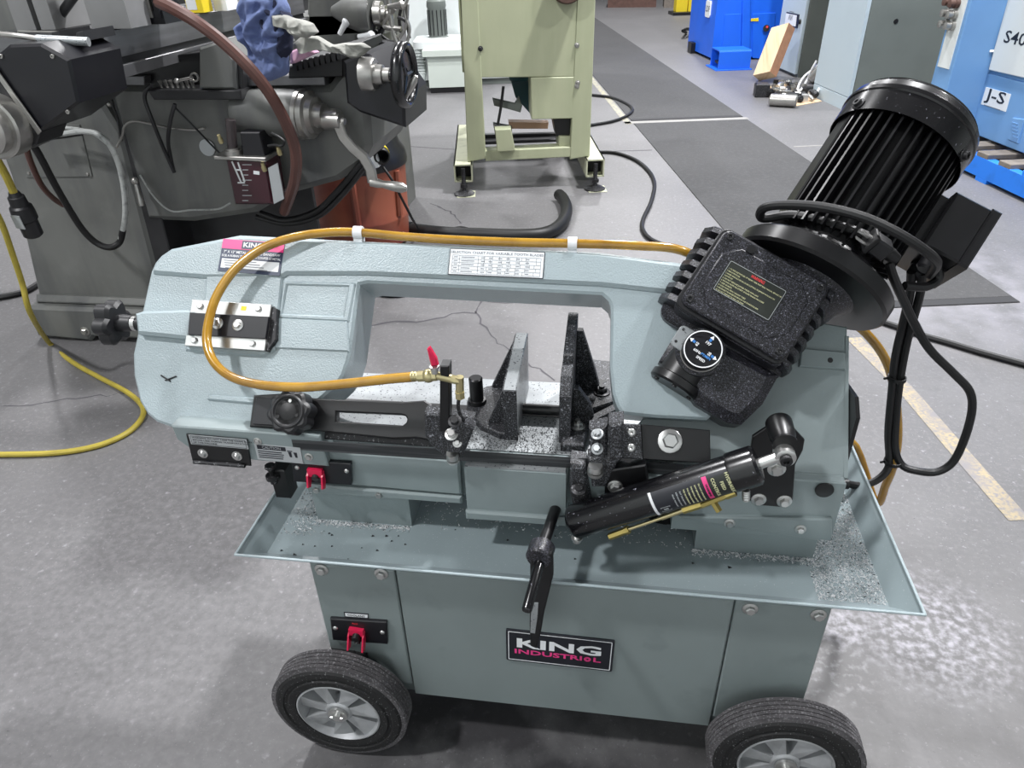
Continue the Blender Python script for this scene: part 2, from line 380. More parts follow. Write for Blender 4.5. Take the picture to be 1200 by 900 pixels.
# wheels
RW = .1207; YW = -.0399
def wheel(x, y0, sgn):
    c = V3((x, y0, RW)); ax = V3((0, -sgn, 0)); R_ = RW
    prof = [(-.05, .074), (-.05, .098), (-.047, .109), (-.043, .114)]
    mb = MB(); mb.lathe(c, ax, prof+[(-.043, .116), (-.040, R_-.0006), (-.006, R_-.003), (-.006, .08)], 56, ring=True)
    mb.lathe(c, ax, [(-.004, .112), (0.0, .108), (.0005, .098), (-.002, .096), (-.002, .09), (.001, .088), (.0, .076), (-.02, .073), (-.03, .1)], 56, ring=True)
    W = mb.build('wheel', 'tyre', SAW)
    t = MB(); gr = []
    for k in range(5):
        h0 = -.040+k*.0072; gr += [(h0, R_), (h0+.0055, R_), (h0+.0059, R_-.003), (h0+.0071, R_-.003)]
    t.lathe(c, ax, [(-.041, R_-.004)]+gr+[(-.004, R_-.002), (-.003, .112), (-.02, .108)], 64, ring=True); t.build('tread', 'tread', W)
    rm = MB(); rm.lathe(c, ax, [(-.046, .074), (-.001, .0745), (.0, .073), (.0, .0715), (-.008, .069), (-.02, .067), (-.022, .066), (-.024, .03), (-.03, .02), (-.046, .02)], 48)
    rm.lathe(c, ax, [(-.03, .026), (-.006, .024), (-.003, .021), (-.003, .014), (-.012, .012)], 28)
    R0 = rm.build('rim', 'rim', W)
    for k in range(7):
        a = 2*math.pi*k/7+.2; Fk = Frame(c, (math.cos(a), 0, math.sin(a)), (-math.sin(a)*-sgn*-1, 0, math.cos(a)))
        mb = MB(); u = Fk.u; v = ax.cross(u)
        vs = [c+u*.022+v*.008+ax*-.006, c+u*.022-v*.008+ax*-.006, c+u*.069-v*.019+ax*-.004, c+u*.069+v*.019+ax*-.012,
              c+u*.022+v*.008+ax*-.024, c+u*.022-v*.008+ax*-.024, c+u*.069-v*.019+ax*-.024, c+u*.069+v*.019+ax*-.024]
        mb.add(vs, [(0, 1, 2, 3), (7, 6, 5, 4), (0, 4, 5, 1), (1, 5, 6, 2), (2, 6, 7, 3), (3, 7, 4, 0)]); mb.build('spoke', 'rim', W, smooth=0)
    mb = MB(); mb.lathe(c, ax, [(-.02, .007), (-.002, .007), (-.002, .017), (.002, .017), (.002, .007), (.008, .007), (.008, .0)], 20)
    mb.cyl(c+ax*.006+V3((-.011, 0, 0)), c+ax*.006+V3((.011, 0, 0)), .0022, n=8); mb.build('axle_nut', 'steel', W)
    return W
for x in (-.3751, .3668): wheel(x, YW, 1)
for x in (-.3751, .3668): wheel(x, .41, -1)
for x in (-.3751, .3668):
    mb = MB(); mb.cyl((x, -.03, RW), (x, .40, RW), .011); mb.build('axle', 'iron', SAW)
mb = MB(); mb.box(-.40, -.352, .012, .05, .20, .212); mb.box(-.37, -.33, .008, .024, .12, .21); mb.build('axle_bracket', 'black', SAW, smooth=0)
mb = MB(); mb.box(.345, .385, .012, .05, .11, .18); mb.build('axle_bracket', 'black', SAW, smooth=0)
# coolant switch
def pq(F, L, w=0.): return F.pts(L, w)
mb = MB(); mb.prism(F0, pq(F0, [(388, 722), (454, 726), (455, 752), (391, 747)]), 0, .006, b=.0015); SW = mb.build('coolant_switch', 'mblack', SAW, smooth=0)
for q in ((393, 736), (448, 741)):
    mb = MB(); mb.ball(F0.at(*q, .006), .0045, (1, .6, 1)); mb.build('screw', 'steel', SW)
def paddle(F, q0, q1, half, tip, parent, lab):
    """forked red paddle: two cheeks joined by a bridge at the top"""
    (u0, v0), (u1, v1) = q0, q1; d = V3((u1-u0, v1-v0, 0)); L_ = d.length; d.normalize(); nx, ny = d.y, -d.x
    mb = MB()
    for s in (-1, 1):
        o = V3((u0+nx*half*s, v0+ny*half*s, 0)); Fs = Frame(F(o.x, o.y, 0), F.u*d.x+F.v*d.y, F.n)
        mb.prism(Fs, [(0, .002), (L_*.3, .016), (L_, tip*.95), (L_+.006, tip*.5), (L_*.6, .002)], -.0013, .0013)
    Fb = Frame(F(u0, v0, 0), F.u*d.x+F.v*d.y, F.u*nx+F.v*ny)
    mb.prism(Fb, [(-.002, -half), (.012, -half), (.012, half), (-.002, half)], -.013, .0, b=.001) if Fb.n.dot(F.n) < 0 else mb.prism(Fb, [(-.002, -half), (.012, -half), (.012, half), (-.002, half)], .002, .014, b=.001)
    return mb.build('switch_paddle', 'red', parent, smooth=0, label=lab)
u, v = F0.px(420, 735); paddle(F0, (u, v+.005), (u-.003, v-.032), .0125, .026, SW, 'red forked switch paddle')
mb = MB(); mb.cyl(F0(u, v-.004, .004), F0(u, v-.008, .02), .007); mb.cyl(F0(u, v-.012, .004), F0(u, v-.022, .016), .005); mb.build('toggle', 'rubber', SW)
mb = MB(); pl_ = pq(F0, [(403, 717), (432, 719), (432, 725), (404, 723)]); mb.prism(F0, pl_, 0, .0008); SL = mb.build('coolant_label', 'ink', SAW, smooth=0)
u, v = F0.px(417.5, 721); mb = MB(); mb.prism(F0, pq(F0, [(404.5, 718), (431, 720), (431, 723.5), (405, 721.5)]), .0008, .0011); mb.build('label_panel', 'paper', SL, smooth=0)
text(F0, 'COOLANT', u, v, .0062, 'ink', SL, .0012, -.02, bold=.01)
u, v = F0.px(417.5, 727.5); text(F0, 'PUMP', u, v, .004, 'redprint', SL, .0066, -.02)
# name plate
pt = pq(F0, [(592.5, 736), (720, 750), (717, 785), (595, 772)])
cx_, cy_ = sum(p[0] for p in pt)/4, sum(p[1] for p in pt)/4; an = math.atan2(pt[1][1]-pt[0][1], pt[1][0]-pt[0][0])
FB = F0.rot(an, (cx_, cy_)); hw = math.hypot(pt[1][0]-pt[0][0], pt[1][1]-pt[0][1])/2; hh = math.hypot(pt[3][0]-pt[0][0], pt[3][1]-pt[0][1])/2
mb = MB(); mb.prism(FB, rrect(-hw, hw, -hh, hh, .002, 2), 0, .003, b=.0006); NP = mb.build('name_plate', 'ink', SAW, smooth=0)
mb = MB(); q = .0035; mb.prism(FB, rrect(-hw+q, hw-q, -hh+q, hh-q, .0015, 2), .003, .0033, holes=[rrect(-hw+q+.0013, hw-q-.0013, -hh+q+.0013, hh-q-.0013, .0012, 2)]); mb.build('border_line', 'white', NP, smooth=0)
text(FB, 'KING', -.015*hw, .0078, .0300, 'white', NP, .0031, fit=1.57*hw, bold=.028)
text(FB, 'INDUSTRI', -.205*hw, -.0128, .0150, 'pink', NP, .0031, fit=1.27*hw, bold=.022)
text(FB, 'L', .70*hw, -.0128, .0150, 'pink', NP, .0031, fit=.14*hw, bold=.022)
mb = MB()
for a in range(11): mb.prism(FB.rot(2*math.pi*a/11+.1, (.53*hw, -.0128)), [(-.0008, .0018), (.0008, .0018), (.0013, .0056), (-.0013, .0056)], .0031, .0034)
mb.build('leaf_emblem', 'pink', NP, smooth=0)
# chip tray
mb = MB(); XI, YI, th = .472, .036, .0022
for dz in (0, -th):
    o = [(-.502, -.001, .4492+dz), (.502, -.001, .4492+dz), (.502, .401, .4492+dz), (-.502, .401, .4492+dz)]; q = [(-XI, YI, .42+dz), (XI, YI, .42+dz), (XI, .375, .42+dz), (-XI, .375, .42+dz)]
    mb.add(o+q, [(4, 5, 6, 7)]+[(k, (k+1) % 4, 4+(k+1) % 4, 4+k) for k in range(4)])
TRAY = mb.build('chip_tray', 'greentray', SAW, smooth=0)
mb = MB()
for a, c in (((-.502, -.001), (.502, -.001)), ((-.502, .401), (.502, .401)), ((-.501, -.001), (-.501, .401)), ((.501, -.001), (.501, .401))):
    mb.tube([V3((*a, .4497)), V3((*c, .4497))], .0022, 8)
mb.build('rolled_edge', 'green', TRAY)

# bed casting
FB1 = FRONT(.118)
mb = MB(); mb.box(-.42, -.165, .118, .335, .49, .575, b=.003); mb.box(-.165, .402, .13, .335, .49, .575, b=.003)
mb.box(-.42, -.255, .122, .33, .42, .492); mb.box(.205, .385, .122, .33, .42, .495)
mb.box(.165, .402, .118, .335, .462, .574, b=.002)
BED = mb.build('bed', 'greenbed', SAW, smooth=0)
mb = MB(); mb.prism(FB1, [(-.40, .509), (-.20, .504), (-.163, .504), (-.163, .573), (-.40, .573)], 0, .006, b=.003); mb.build('bed_web', 'greenbed', BED)
mb = MB(); mb.prism(FB1, [(-.42, .487), (-.163, .487), (-.163, .502), (-.42, .505)], 0, .009, b=.003); mb.build('bed_flange', 'greenbed', BED)
FBK = FRONT(.086)
mb = MB(); mb.box(-.149, .003, .086, .13, .484, .583, b=.002); BLK = mb.build('front_block', 'greenbed', BED, smooth=0)
mb = MB(); mb.prism(FBK, [(-.151, .484), (.006, .484), (.006, .501), (-.151, .501)], 0, .007, b=.003); mb.build('bed_flange', 'greenbed', BED)
mb = MB(); mb.box(-.148, .002, .087, .112, .5832, .5845); mb.build('machined_strip', 'ground', BED, smooth=0, label='bright machined strip')
mb = MB(); mb.box(-.40, .16, .135, .34, .575, .580); mb.build('table_top', 'ground', BED, smooth=0, label='bare machined table surface')
mb = MB(); mb.box(-.43, .05, .232, .252, .5801, .5812); mb.build('table_slot', 'black', BED, smooth=0)
mb = MB(); mb.prism(FRONT(.117), pq(FRONT(.118), [(795, 602), (974, 605), (974, 626), (957, 630), (797, 604)]), -.01, .006, b=.002); mb.build('bed_flange', 'greenbed', BED)
for q in ((855, 613), (938, 620)):
    F_ = FRONT(.111); mb = MB(); mb.bolt(F_.at(*q), (0, -1, 0), .0055); mb.build('bolt', 'steel', BED)
for q in ((371, 574), (444, 580)):
    F_ = FRONT(.109); mb = MB(); mb.bolt(F_.at(*q), (0, -1, 0), .0055, washer=False); mb.build('bolt', 'steel', BED)
mb = MB(); c = FRONT(.117).at(966, 574, .001); mb.lathe(c, (0, -1, 0), [(0, .013), (.0015, .013), (.002, .011)], 24); mb.build('hole_plug', 'black', BED)
mb = MB(); mb.cyl((.16, .2, .421), (.16, .2, .49), .03, n=28); mb.build('drain_boss', 'black', BED)

# column bracket leaning back with the arm
mb = MB(); mb.prism(ARM, ARM.pts([(745, 550), (745, 500), (835, 400), (880, 365), (993, 383), (990, 563)], -.004), -.012, -.004, b=.002)
BR = mb.build('pivot_bracket', 'greenbed', SAW, smooth=0)
mb = MB(); mb.prism(ARM, ARM.pts([(938, 408), (991, 413), (990, 434), (936, 430)], -.002), -.004, .003, b=.002); mb.build('bracket_lip', 'greenbed', BR)
mb = MB(); mb.lathe(ARM.at(973, 422, .003), ARM.n, [(0, .004), (.0006, .0035)], 14); mb.build('hole', 'black', BR)
mb = MB(); mb.prism(Frame(ARM((.402), 0, 0), ARM.n, ARM.v), [(-.10, -.02), (-.004, -.0), (-.004, .21), (-.10, .20)], -.006, .0); mb.build('bracket_side', 'greenbed', BR, smooth=0)
mb = MB(); Fx = Frame((.409, 0, 0), (0, 1, 0), (0, 0, 1)); mb.prism(Fx, [(.165, .655), (.19, .675), (.26, .665), (.235, .62), (.19, .545), (.175, .515), (.165, .56)], 0, .006, b=.001); mb.build('side_guard', 'black', BR, smooth=0)

# ------------------------------------------------------------------ saw arm (C-shaped cast housing)
WF = .03
OUT = [(176, 318), (181, 307), (188, 299), (200, 291), (280, 275), (400, 281), (700, 295), (800, 308), (880, 340), (900, 420), (829, 492), (767, 489), (729, 485), (723, 476), (718, 460),
       (715, 430), (716, 360), (713, 352), (705, 345), (430, 331), (421, 333), (410, 415), (402, 440), (393, 452), (375, 468), (345, 484), (290, 502), (200, 500), (183, 494), (172, 485), (163, 470), (156, 440), (155, 415), (165, 368)]
mb = MB(); mb.prism(ARM, ARM.pts(OUT, WF), -.055, WF, b=.004, b0=.003); HOUSE = mb.build('saw_arm', 'green', SAW)
def pad(px, w0, w1, b, name, m='green', parent=None, smooth=35):
    mb = MB(); mb.prism(ARM, ARM.pts(px, w1), w0, w1, b=b); return mb.build(name, m, parent or HOUSE, smooth=smooth)
pad([(177, 317), (182, 307), (190, 299), (201, 291.5), (280, 276), (400, 281.5), (700, 296), (800, 309), (806, 345), (704, 334), (430, 321), (336, 321), (331, 324), (240, 325), (178, 320)], WF, WF+.007, .005, 'top_flange')
pad([(241, 322), (331, 322), (327, 362), (322, 410), (308, 418), (216, 411), (226, 362), (238, 360)], WF, WF+.004, .003, 'slide_pad')
pad([(157, 367), (166, 364), (232, 362), (231, 400), (222, 397), (160, 391)], WF, WF+.016, .005, 'tension_boss')
pad([(324, 372), (407, 376), (409, 412), (322, 408)], WF, WF+.003, .002, 'lower_pad')
mb = MB(); mb.prism(ARM, ARM.pts([(333, 330), (417, 332), (409, 377), (327, 373)], WF), WF, WF+.003, b=.002, holes=[ARM.pts([(337, 334), (409, 336), (403, 371), (331, 368)], WF)]); mb.build('window_rim', 'green', HOUSE)
pad([(244, 462), (300, 466), (330, 470), (330, 476), (242, 468)], WF, WF+.005, .002, 'lug_strip')
pad([(236, 492), (300, 497), (330, 500), (330, 508), (234, 500)], WF, WF+.005, .002, 'lug_strip')
for q in (((189, 440), (200, 447)), ((194, 446), (207, 441))):
    a, c = ARM.px(*q[0], WF), ARM.px(*q[1], WF); mb = MB(); mb.tube([ARM(*a, WF+.001), ARM(*c, WF+.001)], .0013, 6); mb.build('swarf_sliver', 'chipdark', HOUSE)

# lower blade cover with its two notices
F11 = FRONT(.098)
mb = MB(); mb.prism(F11, F11.pts([(200, 499), (300, 506), (374, 512), (385, 547), (300, 540), (228, 530), (207, 515)]), -.05, 0, b=.002); mb.build('blade_cover', 'greenbed', SAW, smooth=0)
F11b = FRONT(.0975)
mb = MB(); mb.prism(F11b, F11b.pts([(219, 508), (290, 514), (295, 545), (227, 541)]), 0, .003, b=.0008); CH = mb.build('chain_plate', 'black', SAW, smooth=0)
mb = MB(); mb.cyl(F11b.at(227, 541, .004), F11b.at(287, 546, .004), .0035, n=10); mb.build('hinge_pin', 'iron', CH)
for q in ((238, 531), (278, 534)):
    mb = MB(); mb.lathe(F11b.at(*q, .003), (0, -1, 0), [(0, .0085), (.0015, .0085), (.002, .006), (.005, .004), (.0055, 0)], 20); mb.build('screw', 'steel', CH)
def notice(F, quad, base, name, m='silverlab', th=.001, par=None):
    pt = F.pts(quad, base); an = math.atan2(pt[1][1]-pt[0][1], pt[1][0]-pt[0][0]); c = (sum(p[0] for p in pt)/4, sum(p[1] for p in pt)/4)
    hw = (V3((*pt[1], 0))-V3((*pt[0], 0))).length/2; hh = (V3((*pt[3], 0))-V3((*pt[0], 0))).length/2
    FQ = F.rot(an, c, base); mb = MB(); mb.prism(FQ, [(-hw, -hh), (hw, -hh), (hw, hh), (-hw, hh)], 0, th); return FQ, hw, hh, mb.build(name, m, par or SAW, smooth=0)
FQ, hw, hh, o = notice(F11b, [(221, 509), (289, 515), (292, 526), (224, 520)], .0032, 'notice_label')
mb = MB(); mb.prism(FQ, [(-hw*.95, -hh*.85), (hw*.95, -hh*.85), (hw*.95, hh*.85), (-hw*.95, hh*.85)], .001, .0013, holes=[[(-hw*.94, -hh*.78), (hw*.94, -hh*.78), (hw*.94, hh*.78), (-hw*.94, hh*.78)]]); mb.build('border_line', 'ink', o, smooth=0)
for k, s_ in enumerate(('WARNING: DO NOT TAKE THE CHAIN PLATE', 'BEFORE USED DURING TRANSPORTATION', 'OF THIS MACHINE')):
    text(FQ, s_, -hw*.9, hh*(.5-.5*k), hh*.42, 'ink', o, .0011, align='LEFT', xs=1.25)
FQ, hw, hh, o = notice(F11, [(299, 520), (353, 525), (355, 542), (301, 538)], .0004, 'caution_label')
mb = MB(); mb.prism(FQ, [(-hw*.9, hh*.4), (hw*.35, hh*.4), (hw*.35, hh*.9), (-hw*.9, hh*.9)], .001, .0012); mb.build('label_panel', 'ink', o, smooth=0)
text(FQ, 'CAUTION', -hw*.27, hh*.65, hh*.45, 'silverlab', o, .0014)
strips(FQ, [(-hw*.9, hw*.25*(.6+.4*((k*37) % 10)/10), hh*(.15-.26*k), hh*(.15-.26*k)) for k in range(4)], hh*.11, .001, 'ink', o)
mb = MB()
for u in (.48, .72): mb.prism(FQ, [(hw*u, -hh*.3), (hw*(u+.09), -hh*.3), (hw*(u+.09), hh*.35), (hw*(u-.06), hh*.35)], .001, .0012)
mb.prism(FQ, [(hw*.4, hh*.4), (hw*.62, hh*.4), (hw*.62, hh*.52), (hw*.4, hh*.52)], .001, .0012); mb.build('pictogram', 'ink', o, smooth=0)
for q in ((302, 517), (362, 535)):
    mb = MB(); mb.bolt(F11.at(*q), (0, -1, 0), .0045); mb.build('bolt', 'steel', SAW)
# latch below the cover and the red stop switch
F12 = FRONT(.108)
mb = MB(); mb.prism(F12, F12.pts([(343, 536), (412, 541), (413, 566), (346, 562)]), -.002, .006, b=.001); SW2 = mb.build('stop_switch', 'mblack', SAW, smooth=0)
for q in ((348, 548), (406, 552)):
    mb = MB(); mb.ball(F12.at(*q, .006), .004, (1, .6, 1)); mb.build('screw', 'steel', SW2)
u, v = F12.px(372, 548); paddle(F12, (u, v+.003), (u-.001, v-.026), .012, .022, SW2, 'red forked switch paddle')
mb = MB(); mb.cyl(F12(u, v-.006, .003), F12(u, v-.01, .016), .006); mb.build('toggle', 'rubber', SW2)
mb = MB(); c = YP(316, 545, .11); mb.lathe(c, (0, 0, -1), [(0, .008), (.004, .009), (.012, .004), (.02, .004), (.02, .011), (.027, .011), (.03, .006), (.036, .006), (.036, 0)], 16); mb.build('latch_bolt', 'iron', SAW)
mb = MB(); p = YP(333, 562, .125); mb.box(p.x-.014, p.x+.012, .112, .14, p.z-.028, p.z+.03, b=.002); mb.build('latch_block', 'black', SAW, smooth=0)

# blade tension slide
def steelplate(px, w0, w1, m, name): return pad(px, w0, w1, .0008, name, m, SAW, 0)
TB = steelplate([(225, 351), (318, 357), (310, 411), (216, 405)], WF+.004, WF+.016, 'steel', 'tension_slide')
mb = MB(); mb.prism(ARM, ARM.pts([(222, 366), (315, 371), (311, 397), (220, 392)], WF+.022), WF+.016, WF+.022, b=.0008); mb.build('slide_bar', 'mblack', TB, smooth=0)
for q, b_ in (((235, 359), .016), ((303, 362), .016), ((228, 399), .016), ((296, 403), .016)):
    mb = MB(); mb.bolt(ARM.at(*q, WF+b_), ARM.n, .0052, washer=False); mb.build('bolt', 'steel', TB)
for q in ((255, 379), (279, 381)):
    mb = MB(); mb.bolt(ARM.at(*q, WF+.022), ARM.n, .0062); mb.build('bolt', 'steel', TB)
mb = MB(); mb.prism(ARM, ARM.pts([(283, 358.5), (289, 359), (288, 364), (282, 363.5)], WF+.0163), WF+.016, WF+.0165); mb.build('gauge_mark', 'yellow', TB, smooth=0)
mb = MB(); mb.prism(ARM, ARM.pts([(318, 359), (325, 362), (324, 398), (314, 412), (310, 411)], WF+.01), WF, WF+.012, b=.001); mb.build('slide_rail', 'iron', TB, smooth=0)
# tension knob on the left
def star(F, r0, r1, n, w0, w1, name, m, parent, b=.003):
    pts = []
    for i in range(n*6):
        a = 2*math.pi*i/(n*6); k = .5+.5*math.cos(n*a); pts.append(((r1+(r0-r1)*k**.6)*math.cos(a), (r1+(r0-r1)*k**.6)*math.sin(a)))
    mb = MB(); mb.prism(F, pts, w0, w1, b=b, b0=b); return mb.build(name, m, parent)
kc = ARM.at(160, 379, WF); FK = Frame(kc, ARM.v*-1, ARM.n)
if FK.n.x > 0: FK = Frame(kc, ARM.v, ARM.n)
mb = MB(); mb.lathe(kc, FK.n, [(-.02, .011), (.006, .011), (.006, .013), (.03, .015), (.034, .015)], 20); TK = mb.build('tension_knob', 'plastic', SAW)
star(FK, .038, .029, 6, .030, .058, 'knob_head', 'plastic', TK, .005)
mb = MB(); mb.lathe(kc, FK.n, [(-.002, .0125), (.005, .0125)], 16); mb.build('collar', 'steel', TK)

# labels on the arm
FQ, hw, hh, o = notice(ARM, [(262, 280.5), (334, 286), (328, 322), (255.5, 318)], WF+.0071, 'maker_label', 'navy')
mb = MB(); mb.prism(FQ, [(-hw, hh*.42), (hw, hh*.42), (hw, hh), (-hw, hh)], .001, .0012); mb.build('label_band', 'pink', o, smooth=0)
mb = MB(); mb.prism(FQ, [(-hw*.36, hh*.46), (hw*.44, hh*.46), (hw*.44, hh*.97), (-hw*.36, hh*.97)], .0012, .0014); mb.build('label_panel', 'navy', o, smooth=0)
text(FQ, 'KING', -hw*.32, hh*.71, hh*.42, 'white', o, .0015, align='LEFT', xs=1.25, bold=.02)
text(FQ, 'CANADA', hw*.28, hh*.71, hh*.3, 'pink', o, .0015, align='LEFT', xs=.9)
text(FQ, '7" X 12" METAL CUTTING BANDSAW', 0, hh*.22, hh*.22, 'white', o, .0011, xs=.98, bold=.01)
text(FQ, 'SCIE A RUBAN 7" X 12" POUR COUPER LE METAL', 0, -.02*hh, hh*.2, 'white', o, .0011, xs=.86, bold=.01)
mb = MB(); mb.prism(FQ, [(-hw*.93, -hh*.78), (hw*.93, -hh*.78), (hw*.93, -hh*.2), (-hw*.93, -hh*.2)], .001, .0012); mb.build('label_panel', 'paper', o, smooth=0)
strips(FQ, [(hw*(-.86+.03*k), hw*(.2+.13*k), hh*(-.31-.15*k), hh*(-.31-.15*k)) for k in range(4)], hh*.05, .0012, 'greyink', o)
FQ, hw, hh, o = notice(ARM, [(527.5, 291), (638.5, 295.5), (636.5, 327), (525.5, 322)], WF+.0072, 'selection_chart', 'ink')
mb = MB(); mb.prism(FQ, [(-hw*.985, -hh*.94), (hw*.985, -hh*.94), (hw*.985, hh*.94), (-hw*.985, hh*.94)], .001, .0012); mb.build('label_panel', 'paper', o, smooth=0)
text(FQ, 'SELECTION CHART FOR VARIABLE TOOTH BLADES', 0, hh*.72, hh*.25, 'greyink', o, .0013, xs=1.18, bold=.012)
rows = []
for k in range(6): rows.append((-hw*.93, hw*.93, hh*(.5-.27*k), hh*(.5-.27*k)))
rows.append((-hw*.93, -hw*.93, hh*.5, -hh*.85)); rows.append((hw*.93, hw*.93, hh*.5, -hh*.85)); rows.append((-hw*.78, -hw*.78, hh*.5, -hh*.85)); rows.append((-hw*.38, -hw*.38, hh*.5, -hh*.85))
rr = random.Random(3)
for k in range(5):
    x = -.38
    while x < .8:
        x += rr.uniform(.09, .24); rows.append((hw*x, hw*x, hh*(.5-.27*k), hh*(.23-.27*k)))
strips(FQ, rows, .0005, .0012, 'greyink', o, 'chart_grid')
rows = []
for k in range(5):
    rows.append((-hw*.74, -hw*rr.uniform(.45, .55), hh*(.365-.27*k), hh*(.365-.27*k)))
    for x in (-.86, -.28, -.12, .08, .25, .45, .65): rows.append((hw*x-.003, hw*x+.003, hh*(.365-.27*k), hh*(.365-.27*k)))
strips(FQ, rows, .0012, .0012, 'greyink', o)
# ------------------------------------------------------------------ blade, guides
YB = .098
mb = MB(); mb.box(-.42, .17, YB-.0006, YB+.0006, .585, .604); BL = mb.build('saw_blade', 'blade', SAW, smooth=0)
FG = FRONT(.094)
def plate(F, px, w0, w1, b, name, m, parent=SAW, holes=(), smooth=0, kind=None, lab=None):
    mb = MB(); mb.prism(F, F.pts(px, w1), w0, w1, b=b, holes=[F.pts(h, w1) for h in holes]); return mb.build(name, m, parent, smooth=smooth, label=lab)
# blade back cover strip along the guide arm
plate(ARM, [(352, 498), (520, 511), (524, 525), (374, 514)], .018, .03, .001, 'arm_rail', 'iron')
# slotted guide arm
WG = .046
GA = plate(ARM, [(297, 463), (330, 461), (372, 467), (470, 471), (497, 469), (506, 474), (520, 478), (518, 512), (508, 518), (498, 515), (488, 513), (460, 514), (372, 505), (292, 500)], .032, WG, .002, 'guide_arm', 'black',
           holes=[[(394, 482.5), (470, 486), (475, 487.5), (477, 491), (476, 495), (472, 498.5), (394, 493.5)]])
plate(ARM, [(300, 466), (345, 468), (343, 500), (296, 497)], WG, WG+.006, .001, 'arm_clamp', 'mblack', GA)
plate(ARM, [(370, 473), (396, 474), (394, 500), (368, 499)], .03, .034, .0, 'arm_slide', 'iron', GA)
c = ARM.at(337, 482, WG+.045); FKN = Frame(ARM(*ARM.px(337, 482, WG+.045), 0) + ARM.n*0, ARM.u, ARM.v)
pu, pv = ARM.px(337, 482, WG+.042); FKN = ARM.rot(.2, (pu, pv), 0)
KN = star(FKN, .0345, .0295, 8, WG+.008, WG+.042, 'clamp_knob', 'plastic', SAW, .004)
mb = MB(); mb.prism(FKN, circ(0, 0, .026, 28), WG+.042, WG+.0445, b=.002, holes=[circ(0, 0, .020, 28)]); mb.build('knob_rim', 'plastic', KN)
mb = MB(); mb.lathe(FKN(0, 0, WG+.0421), ARM.n, [(0, .019), (-.0, .013), (.0005, .012), (.001, 0)], 28); mb.build('knob_dimple', 'rubber', KN)
for a in (70, 200, 330):
    mb = MB(); mb.lathe(FKN(.016*math.cos(math.radians(a)), .016*math.sin(math.radians(a)), WG+.0425), ARM.n, [(0, .0028), (.0008, .0026)], 10); mb.build('rivet', 'steel' if a == 70 else 'rubber', KN)
# left guide with upright post
FL = FRONT(.082)
LG = plate(FL, [(497, 484), (520, 486), (555, 492), (552, 512), (541, 538), (520, 536), (506, 524), (498, 512)], -.02, .0, .003, 'left_guide', 'blackgrit', smooth=30)
pl_top = FL.px(521, 427); pl_bot = FL.px(521, 510)
mb = MB(); mb.prism(FL, FL.pts([(515.5, 429), (526, 429), (527, 505), (515, 507)], .008), -.010, .008, b=.0015); mb.build('valve_post', 'black', LG, smooth=0)
mb = MB(); mb.lathe(FL.at(520.5, 428.5), (0, 0, 1), [(0, .003), (.001, .003)], 10); mb.build('set_screw', 'iron', LG)
FLu = FL.at(530, 512, .012)
plate(FL, [(521, 508), (549, 496), (556, 502), (540, 532), (524, 531)], 0, .016, .003, 'guide_bracket', 'blackgrit', LG, smooth=30)
for q, r_, ax in (((529, 509), .0065, V3((0, -.5, .85))), ((533, 494), .0065, V3((0, -.5, .85))), ((536, 519), .0045, V3((0, -.7, .6)))):
    mb = MB(); mb.bolt(FL.at(*q, .016), ax, r_); mb.build('bolt', 'steel' if q[0] != 533 else 'iron', LG)
mb = MB(); c = FL.at(530, 533, .006); mb.lathe(c, (0, .25, -1), [(-.004, .0085), (.004, .0095), (.006, .0095), (.006, .006), (.008, .006), (.008, .0095), (.013, .0095), (.014, .006)], 22); mb.build('guide_bearing', 'steel', LG)
# nozzle
# valve body
vp = [FL.at(*q, .004) for q in ((482, 441), (490, 441), (512, 440), (529, 444), (539, 446), (539, 463))]
mb = MB(); mb.cyl(vp[0], vp[1], .0062, n=14); d = (vp[1]-vp[0]).normalized()
for k in range(3): mb.lathe(vp[0]+d*(.001+.004*k), d, [(0, .0062), (.0005, .0072), (.0025, .0066)], 14)
mb.cyl(vp[1], vp[2], .0078, n=8); mb.cyl(vp[2], vp[3], .006, n=14); mb.ball(vp[1].lerp(vp[2], .55), .0098)
mb.cyl(vp[3], vp[4], .0062, n=8); mb.cyl(vp[4]+V3((0, 0, .006)), vp[5], .0058, n=8); mb.lathe(vp[5], (0, 0, -1), [(-.006, .0072), (.004, .0072), (.006, .004)], 6)
VB = mb.build('coolant_valve', 'brassl', SAW)
nz = [vp[5], FL.at(537, 473, .004), FL.at(538, 483, .004), FL.at(544, 493, .003), FL.at(550, 502, .001), FL.at(552, 508, 0)]
mb = MB(); mb.tube(nz, .0026, 8); mb.build('nozzle_pipe', 'iron', VB)
mb = MB(); c = FL.at(509, 434, .006); mb.lathe(c, (0, 0, 1), [(-.004, .005), (.003, .005), (.004, .007), (.007, .007), (.008, .004)], 10); mb.build('valve_stem', 'steel', VB)
plate(FL, [(505, 430), (513, 429), (511, 421), (503, 408), (500, 410), (503, 422)], .003, .010, .002, 'valve_lever', 'red', VB, lab='red valve lever')
